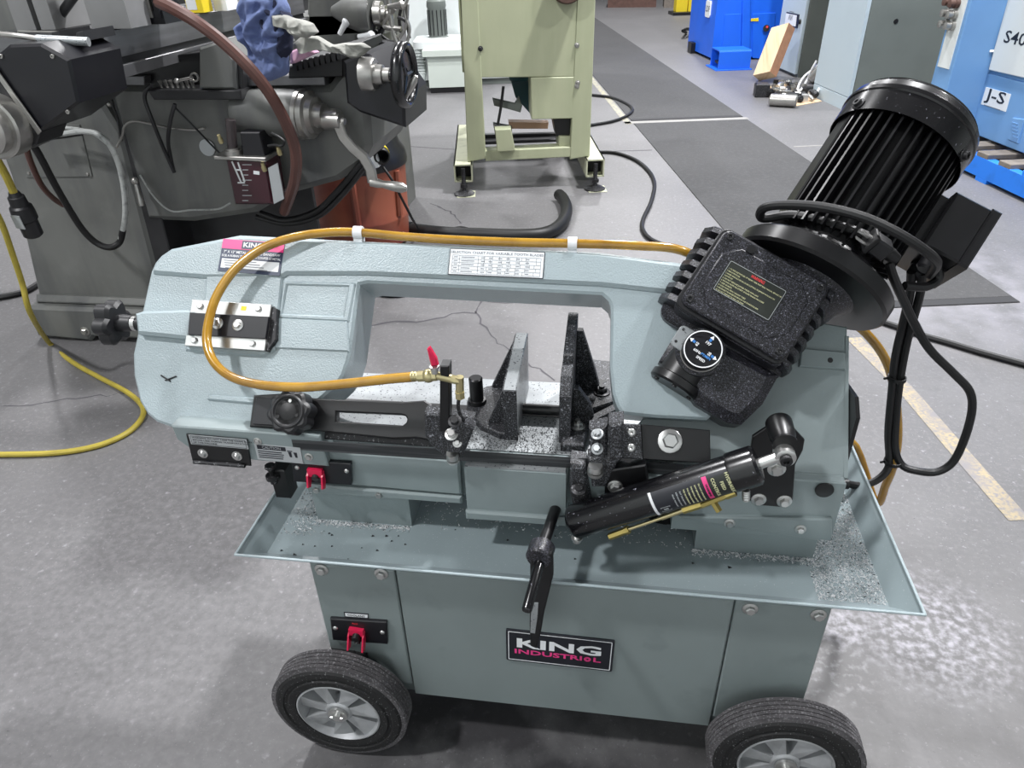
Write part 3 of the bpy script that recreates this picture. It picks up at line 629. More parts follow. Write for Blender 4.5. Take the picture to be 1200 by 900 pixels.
# amber coolant hose
hp_ = [(850, 322, -.02), (800, 294, .02), (745, 288, .03), (675, 285.5, .032), (600, 284, .032), (520, 280.5, .032), (470, 277, .03), (420, 272.5, .034), (385, 272.5, .042), (345, 278, .052), (308, 291, .06), (276, 315, .066), (254, 347, .07), (244, 380, .074), (243, 405, .078), (252, 426, .085), (272, 442, .093), (305, 451, .10), (355, 453.5, .11), (410, 449, .12), (455, 444, .13), (487, 441.3, .1385)]
HOSE = MB().tube([ARM.at(*q) for q in hp_], .0072, 12).build('coolant_hose', 'hose', SAW, label='amber plastic coolant hose')
for q in ((420, 272.5, .034), (671, 285.5, .032)):
    c = ARM.at(*q); mb = MB(); mb.lathe(c+V3((-.007, 0, 0)), (1, 0, 0), [(0, .0084), (0, .0102), (.014, .0102), (.014, .0084)], 18)
    mb.box(c.x-.007, c.x+.007, c.y-.008, c.y+.006, c.z-.016, c.z-.008); mb.build('hose_clip', 'clip', HOSE)
h2 = [(960, 352, .43), (1000, 378, .42), (1021, 397, .415), (1037, 420, .41), (1046, 446, .41), (1051, 480, .41), (1052, 515, .41), (1047, 545, .415), (1038, 568, .43), (1026, 588, .45)]
mb = MB(); mb.tube([YP(q[0], q[1], q[2]) for q in h2]+[V3((.53, .47, .40)), V3((.48, .47, .30)), V3((.38, .42, .25))], .0078, 12); mb.build('return_hose', 'hose', SAW, label='amber return hose behind the black cables')

# right guide, blade bar
plate(ARM, [(751, 497), (832, 504), (833, 543), (753, 538)], .03, .05, .001, 'guide_bar', 'black')
mb = MB(); mb.bolt(ARM.at(785, 517, .05), ARM.n, .0115); mb.build('bolt', 'steel', SAW)
RG = plate(ARM, [(729, 496), (751, 497), (753, 538), (730, 537)], .05, .062, .0015, 'right_guide', 'blackgrit', smooth=30)
for q in ((740, 507), (739.5, 525)):
    mb = MB(); mb.lathe(ARM.at(*q, .062), ARM.n, [(0, .006), (.002, .006), (.0035, .0045), (.0035, .002), (.002, 0)], 16); mb.build('screw', 'steel', RG)
FR = FRONT(.085)
plate(FR, [(713, 498), (731, 496), (731, 538), (722, 545), (711, 545)], -.02, .01, .004, 'guide_arch', 'blackgrit', RG, smooth=30)
plate(FR, [(688, 538), (711, 530), (722, 546), (712, 572), (694, 572)], -.02, .004, .004, 'guide_foot', 'blackgrit', RG, smooth=30)
for q, ax in (((700, 509), V3((-.2, -.4, .9))), ((700, 526), V3((-.2, -.6, .75)))):
    mb = MB(); mb.bolt(FR.at(*q, .012), ax, .0058); mb.cyl(FR.at(*q, -.01), FR.at(*q, .013), .004); mb.build('bolt', 'ground', RG)
plate(FR, [(690, 503), (712, 499), (712, 538), (692, 536)], -.018, .004, .004, 'bearing_block', 'blackgrit', RG, smooth=30)
mb = MB(); mb.lathe(FR.at(698, 545, .008), (0, .15, -1), [(0, .010), (.006, .0115), (.009, .0115), (.009, .007), (.011, .007), (.011, .0115), (.017, .0115), (.018, .007)], 22); mb.build('guide_bearing', 'steel', RG)
plate(FR, [(668, 545), (686, 548), (694, 590), (690, 606), (672, 598), (667, 575)], -.03, .006, .005, 'stop_bracket', 'blackgrit', smooth=30)
mb = MB(); mb.lathe(FR.at(678, 577, .012), (0, -.3, 1), [(0, .012), (.004, .013), (.01, .011), (.012, .006), (.014, .006)], 16); mb.build('stop_bolt', 'iron', SAW)
mb = MB(); mb.lathe(FR.at(677, 603, .012), (0, -.3, 1), [(-.012, .010), (.0, .0105), (.006, .0105), (.008, .007)], 16); mb.build('stop_bolt', 'iron', SAW)
plate(FR, [(710, 552), (757, 545), (763, 580), (757, 600), (724, 604), (708, 590)], -.02, .003, .002, 'cylinder_mount', 'black')
mb = MB(); mb.bolt(FR.at(721, 570, .003), (0, -1, 0), .0075); mb.build('bolt', 'steel', SAW)
mb = MB(); mb.box(.03, .16, .088, .125, .52, .583, b=.002); mb.build('bed_shoulder', 'greenbed', BED, smooth=0)

# ------------------------------------------------------------------ vise
ZT = .580
def jawplate(x0, x1, prof, name, m, parent, b=.0015):
    Fj = Frame((x0, 0, 0), (0, 1, 0), (0, 0, 1)); mb = MB(); mb.prism(Fj, prof, 0, x1-x0, b=b); return mb.build(name, m, parent, smooth=0)
ya, yb = .165, .315
MJ = jawplate(-.098, -.079, [(ya, ZT), (ya, .672), (ya+.012, .676), (yb-.012, .690), (yb, .690), (yb, ZT)], 'moving_jaw', 'ground', SAW)
jawplate(-.1005, -.098, [(ya+.001, ZT), (ya+.001, .670), (ya+.012, .674), (yb-.012, .688), (yb-.001, .688), (yb-.001, ZT)], 'jaw_back', 'blackgrit', MJ, 0)
mb = MB(); mb.prism(FRONT(ya), [(-.0995, ZT), (-.0785, ZT), (-.0785, .671), (-.0995, .671)], 0, .002, b=.0005); mb.build('jaw_edge', 'blackgrit', MJ, smooth=0)
def gusset(y, x0, x1, z1, parent):
    mb = MB(); mb.prism(FRONT(y), [(x0, ZT+.012), (x1, ZT+.012), (x1, z1)], -.006, .006, b=.001); return mb.build('gusset', 'blackgrit', parent, smooth=0)
gusset(ya+.03, ZP(572, 497, ZT+.01).x, -.1, .664, MJ)
gusset(yb-.012, ZP(585, 452, ZT+.01).x-.012, -.1, .684, MJ)
ft = [ZP(*q, ZT+.012) for q in ((607, 509), (585, 507), (563, 497), (551, 484), (547, 470), (551, 462), (570, 452), (600, 448), (612, 452))]
mb = MB(); mb.prism(WORLD, [(p.x, p.y) for p in ft], ZT, ZT+.012, b=.002); mb.build('jaw_foot', 'blackgrit', MJ, smooth=0)
pb = ZP(559, 471, ZT+.012); mb = MB(); mb.lathe(pb, (0, 0, 1), [(0, .016), (.006, .015), (.007, .0115), (.046, .0115), (.048, .0095)], 22); mb.build('jaw_post', 'black', MJ)
mb = MB(); a = V3((-.08, .235, ZT+.012)); mb.cyl(a, a+V3((.07, 0, 0)), .009); mb.build('jaw_screw', 'black', SAW)
FJ = jawplate(-.013, .003, [(ya, ZT), (ya, .668), (ya+.02, .690), (ya+.05, .694), (ya+.052, .706), (yb, .724), (yb+.014, .724), (yb+.014, ZT)], 'fixed_jaw', 'blackgrit', SAW)
mb = MB(); mb.prism(FRONT(ya), [(-.0135, ZT), (.0035, ZT), (.0035, .667), (-.0135, .667)], 0, .002, b=.0005); mb.build('jaw_edge', 'blackgrit', FJ, smooth=0)
jawplate(-.0142, -.013, [(ya, ZT), (ya, .664), (ya+.02, .686), (ya+.05, .690), (yb, .690), (yb, ZT)], 'jaw_face', 'iron', FJ, 0)
fb = [ZP(*q, ZT+.014) for q in ((657, 520), (684, 522), (690, 500), (690, 480), (722, 470), (735, 450), (735, 425), (690, 420), (672, 440))]
mb = MB(); mb.prism(WORLD, [(p.x, p.y) for p in fb], ZT, ZT+.014, b=.002); mb.build('jaw_foot', 'blackgrit', FJ, smooth=0)
for y_, x1, z_ in ((ya+.045, .040, .655), (yb-.01, .045, .706)):
    mb = MB(); mb.prism(FRONT(y_), [(.003, ZT+.012), (x1, ZT+.012), (x1-.008, ZT+.045), (.012, z_), (.003, z_)], -.006, .006, b=.001); mb.build('gusset', 'blackgrit', FJ, smooth=0)
for q, r_ in (((705, 460), .0095), ((677, 500), .008)):
    c = ZP(*q, ZT+.014); mb = MB(); mb.bolt(c, (0, 0, 1), r_); mb.cyl(c, c+V3((0, 0, .014)), r_*.5); mb.build('bolt', 'iron' if q[0] == 705 else 'steel', FJ)
c = ZP(697, 448, ZT+.0142); mb = MB(); mb.prism(WORLD, [(p.x, p.y) for p in (ZP(*q, ZT+.014) for q in ((683, 451), (690, 446), (704, 444), (711, 447), (704, 452), (690, 455)))], ZT+.014, ZT+.0146); mb.build('adjusting_slot', 'rubber', FJ, smooth=0)
wall_ = [ZP(*q, ZT+.02) for q in ((690, 490), (722, 474), (726, 480), (695, 496))]
mb = MB(); mb.prism(WORLD, [(p.x, p.y) for p in wall_], ZT, ZT+.024, b=.001); mb.build('bed_rib', 'blackgrit', BED, smooth=0)

# vise crank
cs = V3((-.012, .09, .512)); ce = V3((-.026, -.008, .512))
mb = MB(); mb.cyl(cs, ce, .0085); CR = mb.build('vise_crank', 'black', SAW)
d = (ce-cs).normalized(); mb = MB(); mb.lathe(ce+d*-.018, d, [(0, .012), (.003, .0185), (.026, .0185), (.029, .016)], 26); mb.build('crank_hub', 'blackdust', CR)
FC = Frame(ce+d*-.004, V3((1, 0, 0)), V3((0, 0, 1)))
lo = YP(626, 756, ce.y-.004); L_ = ce.z-lo.z
Fc = FRONT(ce.y-.004); q = Fc.px; hubp = (ce.x, ce.z)
mb = MB(); mb.prism(Fc, [(hubp[0]-.013, hubp[1]-.004), (hubp[0]+.019, hubp[1]+.016), (hubp[0]+.020, hubp[1]-.03)] + Fc.pts([(638, 715), (634, 740), (629, 757), (622, 754), (621, 730), (622, 705)]), -.004, .006, b=.002)
mb.build('crank_lever', 'black', CR, smooth=0)
mb = MB(); mb.prism(Fc, Fc.pts([(624, 706), (631, 706), (630, 722), (627, 742), (621.5, 741), (622, 722)], .006), .006, .0068, b=.0003); mb.build('worn_patch', 'ground', CR, smooth=0, label='bare worn metal patch')
h0 = ce+d*.004+V3((.002, 0, -.006)); h1 = ZP(617, 716, .487)
mb = MB(); mb.lathe(h0, h1-h0, [(0, .0075), ((h1-h0).length-.002, .0072), ((h1-h0).length, .006)], 18); mb.build('crank_grip', 'gloss', CR)

# ------------------------------------------------------------------ hydraulic feed cylinder
YH = .055
c0, c1 = YP(671, 612, YH), YP(889, 544, YH); ax = (c1-c0).normalized(); Lc = (c1-c0).length; RC = .0255
mb = MB(); mb.lathe(c0, ax, [(-.004, .018), (0, .0235), (.004, RC), (Lc*.86, RC), (Lc*.865, RC+.0015), (Lc*.88, RC+.002), (Lc-.004, RC+.002), (Lc, RC-.002), (Lc+.002, .012)], 36)
HY = mb.build('feed_cylinder', 'gloss', SAW)
# wrapped label: patch of the cylinder wall
side = V3((0, -1, 0)); side = (side-ax*side.dot(ax)).normalized(); up = ax.cross(side)
if up.z < 0: up = -up
def cpt(s_, a, r_): return c0+ax*s_+(side*math.cos(a)+up*math.sin(a))*r_
def patch(s0, s1, a0, a1, r_, name, m, parent, n=14):
    mb = MB(); vs = []
    for i in range(n+1):
        a = a0+(a1-a0)*i/n
        for s_, k in ((s0, 0), (s1, 0), (s1, .0004), (s0, .0004)): vs.append(cpt(s_, a, r_+k))
    fs = []
    for i in range(n):
        for k in range(4): fs.append((i*4+k, i*4+(k+1) % 4, i*4+4+(k+1) % 4, i*4+4+k))
    mb.add(vs, fs+[(0, 1, 2, 3), (n*4+3, n*4+2, n*4+1, n*4)]); return mb.build(name, m, parent, smooth=60)
A0, A1 = -.75, .95
s_of = lambda px: max(0, min(1, (px-671)/(889-671)))*Lc
HL = patch(s_of(770), s_of(862), A0, A1, RC+.0001, 'feed_label', 'ink', SAW)
patch(s_of(771), s_of(774), A0, A1, RC+.0004, 'label_band', 'white', HL)
patch(s_of(831), s_of(836), A0+.2, A1-.05, RC+.0004, 'label_band', 'pink', HL)
patch(s_of(836.5), s_of(859), A0+.25, A1-.2, RC+.0003, 'label_panel', 'labgreen', HL)
def wraptext(s_, pos, a_mid, size, mat_, bold=.01):
    """lettering that runs around the cylinder wall, tops towards the rod end"""
    cu = bpy.data.curves.new('lettering', 'FONT'); cu.body = s_; cu.size = size; cu.align_x = 'CENTER'; cu.align_y = 'CENTER'; cu.offset = bold*size; cu.resolution_u = 2; cu.extrude = .0002
    o = bpy.data.objects.new('lettering', cu); COL.objects.link(o); me = bpy.data.meshes.new_from_object(o.evaluated_get(bpy.context.evaluated_depsgraph_get())); bpy.data.objects.remove(o)
    mb = MB(); mb.add([cpt(pos+p.co.y, a_mid-p.co.x/RC, RC+.0010+p.co.z) for p in me.vertices], [tuple(p.vertices) for p in me.polygons]); return mb.build('lettering', mat_, HL, smooth=0)
wraptext('HYDRAULIC', s_of(857), .12, .0062, 'cream', .02); wraptext('FEED', s_of(849.5), .15, .0062, 'cream', .02); wraptext('CONTROL', s_of(841.5), .12, .0062, 'cream', .02)
wraptext('WARNING', s_of(833.5), .1, .0042, 'ink', .02)
rr = random.Random(5)
for k in range(8): wraptext(('DO NOT OPERATE THE', 'SAW BEFORE READING', 'THE MANUAL AND SET', 'THE FEED RATE WITH', 'THE VALVE KNOB TO', 'SUIT THE MATERIAL', 'KEEP HANDS AWAY', 'FROM THE BLADE')[k], s_of(826.5-4.3*k), .1, .0026, 'cream' if k < 5 else 'silverlab', .02)
mb = MB()
for s0, s1, a0, a1 in ((s_of(778), s_of(789), -.42, -.38), (s_of(778), s_of(789), -.08, -.04), (s_of(778), s_of(779), -.42, -.04), (s_of(788), s_of(789), -.42, -.04), (s_of(781), s_of(786), -.3, -.16)):
    for a in (a0, a1): pass
    vs = [cpt(s0, a0, RC+.0008), cpt(s1, a0, RC+.0008), cpt(s1, a1, RC+.0008), cpt(s0, a1, RC+.0008)]; mb.add(vs, [(0, 1, 2, 3)])
mb.build('pictogram', 'silverlab', HL, smooth=0)
# rod and eye
r0, r1 = c1, YP(916, 534, YH)
mb = MB(); mb.cyl(r0, r1, .0075, n=18); mb.lathe(r1+V3((.004, .006, 0)), (0, -1, 0), [(-.006, .0135), (.012, .0135), (.013, .012), (.013, .006)], 26); mb.build('piston_rod', 'steel', HY)
e = YP(919, 536, YH)
mb = MB(); mb.bolt(r1+V3((.004, -.0075, 0)), (0, -1, 0), .008, washer=False, socket=True); mb.build('pivot_screw', 'iron', HY)
p1 = YP(911, 512, .09); mb = MB(); mb.lathe(V3((r1.x+.004, .112, r1.z+.012)), (0, -1, 0), [(0, .018), (.03, .017), (.045, .012), (.045, .016), (.049, .016), (.049, .008)], 26); mb.build('pivot_boss', 'black', SAW)
HB = plate(FRONT(.109), [(878, 538), (882, 512), (905, 497), (928, 500), (943, 516), (941, 528), (932, 545), (929, 586), (921, 595), (884, 592), (877, 585)], -.005, .0, .001, 'cylinder_bracket', 'black', smooth=0)
for q in ((889, 585), (919, 587)):
    mb = MB(); mb.bolt(FRONT(.109).at(*q), (0, -1, 0), .0072); mb.build('bolt', 'steel', HB)
mb = MB(); mb.bolt(FRONT(.109).at(910, 549), (0, -1, 0), .0085); mb.build('bolt', 'steel', HB)
# brass bypass line under the cylinder
def BPt(px, py, y=.042): return YP(px, py, y)
bl = [BPt(714, 629), BPt(733, 622), BPt(737, 620), BPt(775, 607), BPt(800, 598), BPt(822, 591), BPt(850, 580)]
mb = MB(); mb.cyl(bl[0], bl[1], .0052, n=6); mb.cyl(bl[1], bl[2], .0062, n=6); BP = mb.build('bypass_line', 'brass', SAW)
mb = MB(); mb.cyl(bl[2], bl[3], .0026, n=10); mb.cyl(bl[3], bl[4], .0036, n=12); mb.build('bypass_pipe', 'brassl', BP)
mb = MB(); mb.cyl(bl[4], bl[5], .0055, n=6); mb.cyl(bl[5], bl[6], .0058, n=8); mb.cyl(bl[5].lerp(bl[6], .45), bl[5].lerp(bl[6], .45)+V3((.01, -.008, -.012)), .005, n=6); mb.cyl(bl[6], bl[6]+(bl[6]-bl[5])*.4, .0068, n=6); mb.build('bypass_valve', 'brass', BP)
ns = BPt(862, 573); mb = MB(); mb.cyl(ns, BPt(869, 571), .0045, n=12); mb.build('valve_screw', 'iron', BP)
mb = MB(); kn = BPt(873, 581); mb.lathe(kn+V3((0, 0, .010)), (.15, 0, -1), [(0, .005)]+[(.002*k, .0056 if k % 2 else .0047) for k in range(1, 9)]+[(.017, .005)], 14); mb.build('valve_knob', 'steel', BP)
mb = MB(); c = YP(676, 634, .045); mb.lathe(c+V3((0, 0, .012)), (0, 0, -1), [(-.01, .005), (.004, .005), (.004, .0085), (.007, .0085), (.007, .006), (.013, .006), (.014, .0045), (.014, 0)], 16); mb.build('lower_pin', 'steel', HY)

# ------------------------------------------------------------------ gearbox
a30 = math.radians(-29.8); WC = .10
gTL, gTR, gBL = ARM.px(853, 268, WC), ARM.px(976, 336, WC), ARM.px(794, 352, WC)
wd = math.hypot(gTR[0]-gTL[0], gTR[1]-gTL[1]); ht = math.hypot(gBL[0]-gTL[0], gBL[1]-gTL[1])
gc = ((gTR[0]+gBL[0])/2, (gTR[1]+gBL[1])/2)
GB = ARM.rot(a30, gc, 0)
W2, H2 = wd/2, ht/2
mb = MB(); mb.prism(GB, rrect(-W2-.006, W2+.004, -H2-.006, H2+.006, .014, 4), .0, WC-.016, b=.004); GEAR = mb.build('gearbox', 'blackdust', SAW)
mb = MB(); mb.prism(GB, rrect(-W2-.005, W2+.003, -H2-.005, H2+.005, .014, 4), WC-.016, WC-.011, b=.001); mb.build('cover_gasket', 'plastic', GEAR)
mb = MB(); mb.prism(GB, rrect(-W2, W2, -H2, H2, .012, 5), WC-.011, WC, b=.002); mb.build('gearbox_cover', 'blackdust', GEAR)
ch = .02; x_, y_ = W2*.83, H2*.74
mb = MB(); mb.prism(GB, [(-x_+ch, -y_), (x_-ch, -y_), (x_, -y_+ch), (x_, y_-ch), (x_-ch, y_), (-x_+ch, y_), (-x_, y_-ch), (-x_, -y_+ch)], WC, WC+.002, b=.0018); mb.build('raised_panel', 'blackdust', GEAR)
for sx in (-1, 1):
    for sy in (-1, 1):
        mb = MB(); mb.bolt(GB(sx*(W2-.011), sy*(H2-.010), WC), ARM.n, .0052, washer=False, socket=True); mb.build('cap_screw', 'iron', GEAR)
mb = MB(); mb.cyl(GB(-W2*.45, H2*.82, WC), GB(-W2*.45, H2*.82, WC+.004), .0062, n=16); mb.build('filler_plug', 'black', GEAR)
# cooling ribs of the gearbox wall, scalloped
for k in range(7):
    v = -H2+.006+k*(2*H2-.004)/6.2
    for sx, e_ in ((-1, .026), (1, .018)):
        x0 = sx*(W2+.003); mb = MB(); mb.prism(Frame(GB(x0, v, 0), GB.u*sx, GB.n), [(0, .02), (e_, .02), (e_, WC-.045), (e_*.55, WC-.022), (0, WC-.016)], -.005, .005, b=.002); mb.build('side_rib', 'blackdust', GEAR)
mb = MB(); mb.prism(GB, rrect(-W2-.02, W2+.014, -H2-.02, H2+.012, .02, 4), .005, WC-.05, b=.006); mb.build('gearbox_shell', 'blackdust', GEAR)
# worm housing below the cover, with end cap and dial
wb = ARM.px(790, 470, .03)
DL = ARM.px(824, 409, .105); dl = GB.px(824, 409, .105)
FW = GB.rot(0)
mb = MB(); mb.prism(GB, GB.pts([(772, 424), (785, 402), (812, 388), (860, 412), (912, 440), (902, 458), (893, 474), (868, 498), (852, 496), (815, 474), (800, 452)], .05), .0, .066, b=.014); mb.build('worm_housing', 'blackdust', GEAR)
wc = GB(*GB.px(796, 442, .045), .045)
mb = MB(); mb.lathe(wc, -GB.v, [(-.05, .033), (.004, .034), (.006, .038), (.016, .038), (.019, .035), (.019, .0)], 36); ec = mb.build('end_cap', 'black', GEAR)
for k in range(5):
    a = 2*math.pi*k/5+.3; mb = MB(); mb.bolt(wc-GB.v*.0185+(GB.u*math.cos(a)+GB.n*math.sin(a))*.028, -GB.v, .0036, washer=False, socket=True); mb.build('cap_screw', 'iron', GEAR)
mb = MB(); mb.cyl(GB(dl[0], dl[1], .05), GB(dl[0], dl[1], .082), .034, n=32); mb.build('dial_boss', 'blackdust', GEAR)
mb = MB(); mb.prism(GB, rrect(dl[0]-.043, dl[0]-.008, dl[1]-.014, dl[1]+.020, .007, 4), .082, .086, b=.001); PLT = mb.build('dial_bracket', 'ground', GEAR, smooth=0)
for dv in (-.006, .014):
    mb = MB(); mb.lathe(GB(dl[0]-.037, dl[1]+dv, .086), ARM.n, [(0, .0022), (.0008, .002), (.001, 0)], 10); mb.build('rivet', 'iron', GEAR)
dc = GB(dl[0], dl[1], 0)
mb = MB(); mb.lathe(GB(dl[0], dl[1], .082), ARM.n, [(0, .0285), (.002, .0288), (.003, .0275), (.020, .0275), (.022, .0265), (.022, .0245)], 40); DIAL = mb.build('speed_dial', 'plastic', SAW)
mb = MB(); mb.lathe(GB(dl[0], dl[1], .084), ARM.n, [(0, .0276), (0, .0289), (.001, .0289), (.001, .0276)], 40, ring=True); mb.build('base_ring', 'silver', DIAL)
FD = GB.rot(0.35, (dl[0], dl[1]), .104)
mb = MB(); mb.prism(FD, circ(0, 0, .0248, 40), -.002, 0); mb.build('dial_face', 'ink', DIAL, smooth=0)
mb = MB(); mb.prism(FD, circ(0, 0, .0262, 40), 0, .0006, holes=[circ(0, 0, .0246, 40)]); mb.build('dial_ring', 'white', DIAL, smooth=0)
def arrow(a, nm='arrow_mark'):
    mb = MB(); Fa = FD.rot(a, (0, 0), 0); mb.prism(Fa, [(.0235, 0), (.0185, .003), (.0185, -.003)], .0, .0006); mb.build(nm, 'white', DIAL, smooth=0)
    mb = MB(); mb.prism(Fa, [(.0183, .0018), (.014, .0018), (.014, -.0018), (.0183, -.0018)], .0, .0005); mb.build('arrow_tail', 'bluechip', DIAL, smooth=0)
for a, s_ in ((math.radians(62), '197'), (math.radians(150), '65'), (math.radians(-28), '95')):
    arrow(a); text(FD, s_, .0105*math.cos(a), .0105*math.sin(a), .0058, 'white', DIAL, .0004, rot=a-math.pi/2 if s_ == '197' else a-math.pi/2+math.pi*.0, bold=.02)
text(FD, '60Hz', -.0072, -.0045, .0052, 'white', DIAL, .0004, rot=-.65+.28, bold=.02); text(FD, 'FT/MIN', .0055, -.0095, .0048, 'blueprint', DIAL, .0004, rot=-.4, bold=.02); text(FD, 'SPEED', -.0005, -.0145, .005, 'white', DIAL, .0004, rot=-.4, bold=.02)
# warning label on the cover
wl = [GB.px(*q, WC+.002) for q in ((857, 304.5), (923.5, 341.5), (899, 376.5), (834.5, 339))]
cu_ = sum(p[0] for p in wl)/4, sum(p[1] for p in wl)/4
FWL = GB.rot(math.atan2(wl[1][1]-wl[0][1], wl[1][0]-wl[0][0]), cu_, WC+.0021)
lw = math.hypot(wl[1][0]-wl[0][0], wl[1][1]-wl[0][1])/2; lh = math.hypot(wl[3][0]-wl[0][0], wl[3][1]-wl[0][1])/2
mb = MB(); mb.prism(FWL, rrect(-lw, lw, -lh, lh, .002, 2), 0, .0008); WLb = mb.build('warning_label', 'labgreen', SAW, smooth=0)
mb = MB(); mb.prism(FWL, rrect(-lw+.001, lw-.001, -lh+.001, lh-.001, .002, 2), .0008, .0011, holes=[rrect(-lw+.0016, lw-.0016, -lh+.0016, lh-.0016, .0016, 2)]); mb.build('border_line', 'silverlab', WLb, smooth=0)
text(FWL, 'WARNING', .002, lh*.74, .0064, 'redprint', WLb, .001, fit=lw*.46, bold=.0)
LN = ['1. TO REDUCE THE RISK OF INJURY USER MUST READ MANUAL BEFORE USE', '2. WEAR EYE PROTECTION', '3. NEVER WEAR GLOVES OR LOOSE CLOTHING OR JEWELRY WITH SAW ON', '4. CLAMP WORK TIGHT', '5. DO NOT REMOVE JAMMED PIECES WITH SAW', '6. MAINTAIN PROPER ADJUSTMENT OF BLADE TENSION AND GUIDES', '7. KEEP GUARDS', '8. HOLD WORK FIRMLY AGAINST TABLE', '9. DISCONNECT POWER BEFORE SERVICING AND CHANGING BLADES', '10. DO NOT EXPOSE TO RAIN OR DAMP']
for k, s_ in enumerate(LN): text(FWL, s_, -lw*.92, lh*(.52-.155*k), .0027, 'cream', WLb, .001, align='LEFT', fit=lw*(1.85, .45, 1.72, .3, 1.25, 1.5, .42, .95, 1.45, .98)[k], bold=.0)

# ------------------------------------------------------------------ motor
WM = .02
f0 = (.345, .287); f1 = (f0[0]+.228*math.cos(math.radians(59.9)), f0[1]+.228*math.sin(math.radians(59.9)))
dvec = V3((f1[0]-f0[0], f1[1]-f0[1], 0)).normalized(); am = math.atan2(dvec.y, dvec.x)
MO = Frame(ARM(f0[0], f0[1], WM), ARM.u*math.sin(am)-ARM.v*math.cos(am), ARM.u*math.cos(am)+ARM.v*math.sin(am))   # u across, v along axis, n towards camera
axm = MO.v
def MP(s_, a, r_): return MO.o+MO.v*s_+(MO.u*math.cos(a)+MO.n*math.sin(a))*r_
Ls = (V3((f1[0]-f0[0], f1[1]-f0[1], 0))).length
mb = MB(); mb.lathe(MP(-.012, 0, 0), axm, [(0, .06), (0, .115), (.004, .119), (.024, .119), (.028, .115), (.028, .09), (.046, .084), (.052, .05)], 56); MOT = mb.build('motor', 'motorblack', SAW)
mb = MB(); mb.lathe(MP(-.05, 0, 0), axm, [(0, .05), (.02, .058), (.04, .075), (.04, .03)], 32); mb.build('motor_neck', 'blackdust', MOT)
RB = .077; S0, S1 = .038, Ls+.012
mb = MB(); mb.lathe(MP(S0, 0, 0), axm, [(0, .05), (0, RB), (S1-S0, RB), (S1-S0, .05)], 48); mb.build('motor_body', 'motorblack', MOT)
nf = 40
for k in range(nf):
    a = 2*math.pi*(k+.5)/nf; deg = math.degrees(a) % 360
    if 150 < deg < 176 or -1 < ((deg+14) % 360) < 30: continue
    c, t = math.cos(a), math.sin(a); rad = MO.u*c+MO.n*t; Fk = Frame(MP(S0+.004, 0, 0), axm, rad)
    mb = MB(); mb.prism(Fk, [(0, RB-.003), (S1-S0-.004, RB-.003), (S1-S0-.004, .0925), (0, .0925)], -.0016, .0016); mb.build('cooling_fin', 'motorblack', MOT, smooth=0)
Fk = Frame(MP(S0+.004, 0, 0), axm, MO.u*math.cos(math.radians(163))+MO.n*math.sin(math.radians(163)))
mb = MB(); mb.prism(Fk, [(0, RB-.003), (S1-S0-.004, RB-.003), (S1-S0-.004, .0915), (0, .0915)], -.015, .015, b=.002); mb.build('mounting_pad', 'motorblack', MOT, smooth=0)
RF = .098; SC0 = .2286
mb = MB(); mb.lathe(MP(SC0, 0, 0), axm, [(.006, RF-.003), (0, RF-.001), (.0, RF), (.034, RF), (.036, RF+.0018), (.042, RF+.0018), (.044, RF), (.052, RF-.001), (.059, RF-.007), (.062, RF-.018), (.063, .004), (.059, .004), (.056, RF-.012), (.006, RF-.003)], 64, ring=True); FC_ = mb.build('fan_cover', 'gloss', MOT)
mb = MB(); mb.lathe(MP(SC0+.057, 0, 0), axm, [(0, RF-.0075), (.0028, RF-.006), (.006, RF-.012), (.003, RF-.016)], 64, ring=True); mb.build('cover_bead', 'gloss', MOT)
for dg in (146, 38, 92):
    a = math.radians(dg)
    if dg == 92: continue
    mb = MB(); mb.bolt(MP(SC0+.010, a, RF), MO.u*math.cos(a)+MO.n*math.sin(a), .0062, washer=True, socket=True); mb.build('screw', 'iron', MOT)
# junction box on the motor's right side
def mo(u0, u1, v0, v1, w0, w1, name, m, b=.002, par=MOT):
    mb = MB(); mb.prism(MO, [(u0, v0), (u1, v0), (u1, v1), (u0, v1)], w0, w1, b=b, b0=b); return mb.build(name, m, par, smooth=0)
mo(.075, .104, .10, .19, -.03, .035, 'box_saddle', 'motorblack')
jb = mo(.098, .152, .105, .195, -.05, .05, 'junction_box', 'motorblack', .003)
mo(.150, .164, .103, .197, -.052, .052, 'box_lid', 'motorblack', .003)
for wv in (-.01, .025):
    mb = MB(); a = MO(.122, .106, wv); mb.lathe(a, -axm, [(0, .014), (.006, .014), (.006, .012), (.018, .0125), (.022, .009)], 18); mb.build('cable_gland', 'plastic', MOT)

# ------------------------------------------------------------------ cables
def cable(L, r_=.0062, name='power_cable', m='rubber', par=SAW):
    return MB().tube([YP(*q) for q in L], r_, 10).build(name, m, par)
fl = MP(0, 0, 0); yM = fl.y
cable([(1096, 300, .30), (1100, 325, .30), (1085, 336, .29), (1060, 335, .28)], .0065)
cable([(1090, 322, .29), (1098, 308, .25), (1083, 293, .23), (1050, 272, .225), (1010, 254, .235), (965, 243, .26), (925, 240, .285), (900, 242, .30), (891, 249, .31), (896, 256, .315), (930, 252, .31), (975, 262, .28), (1010, 274, .26), (1028, 284, .25)], .0066)
cable([(1041, 306, .24), (1047, 325, .25), (1058, 350, .27), (1072, 380, .29), (1090, 410, .30), (1118, 438, .30), (1136, 458, .30), (1139, 480, .30), (1131, 512, .30), (1117, 541, .30), (1098, 553, .30), (1075, 552, .30), (1057, 545, .31), (1049, 525, .32), (1050, 490, .33), (1054, 450, .33), (1063, 400, .33), (1078, 345, .32), (1080, 320, .31)], .0064)
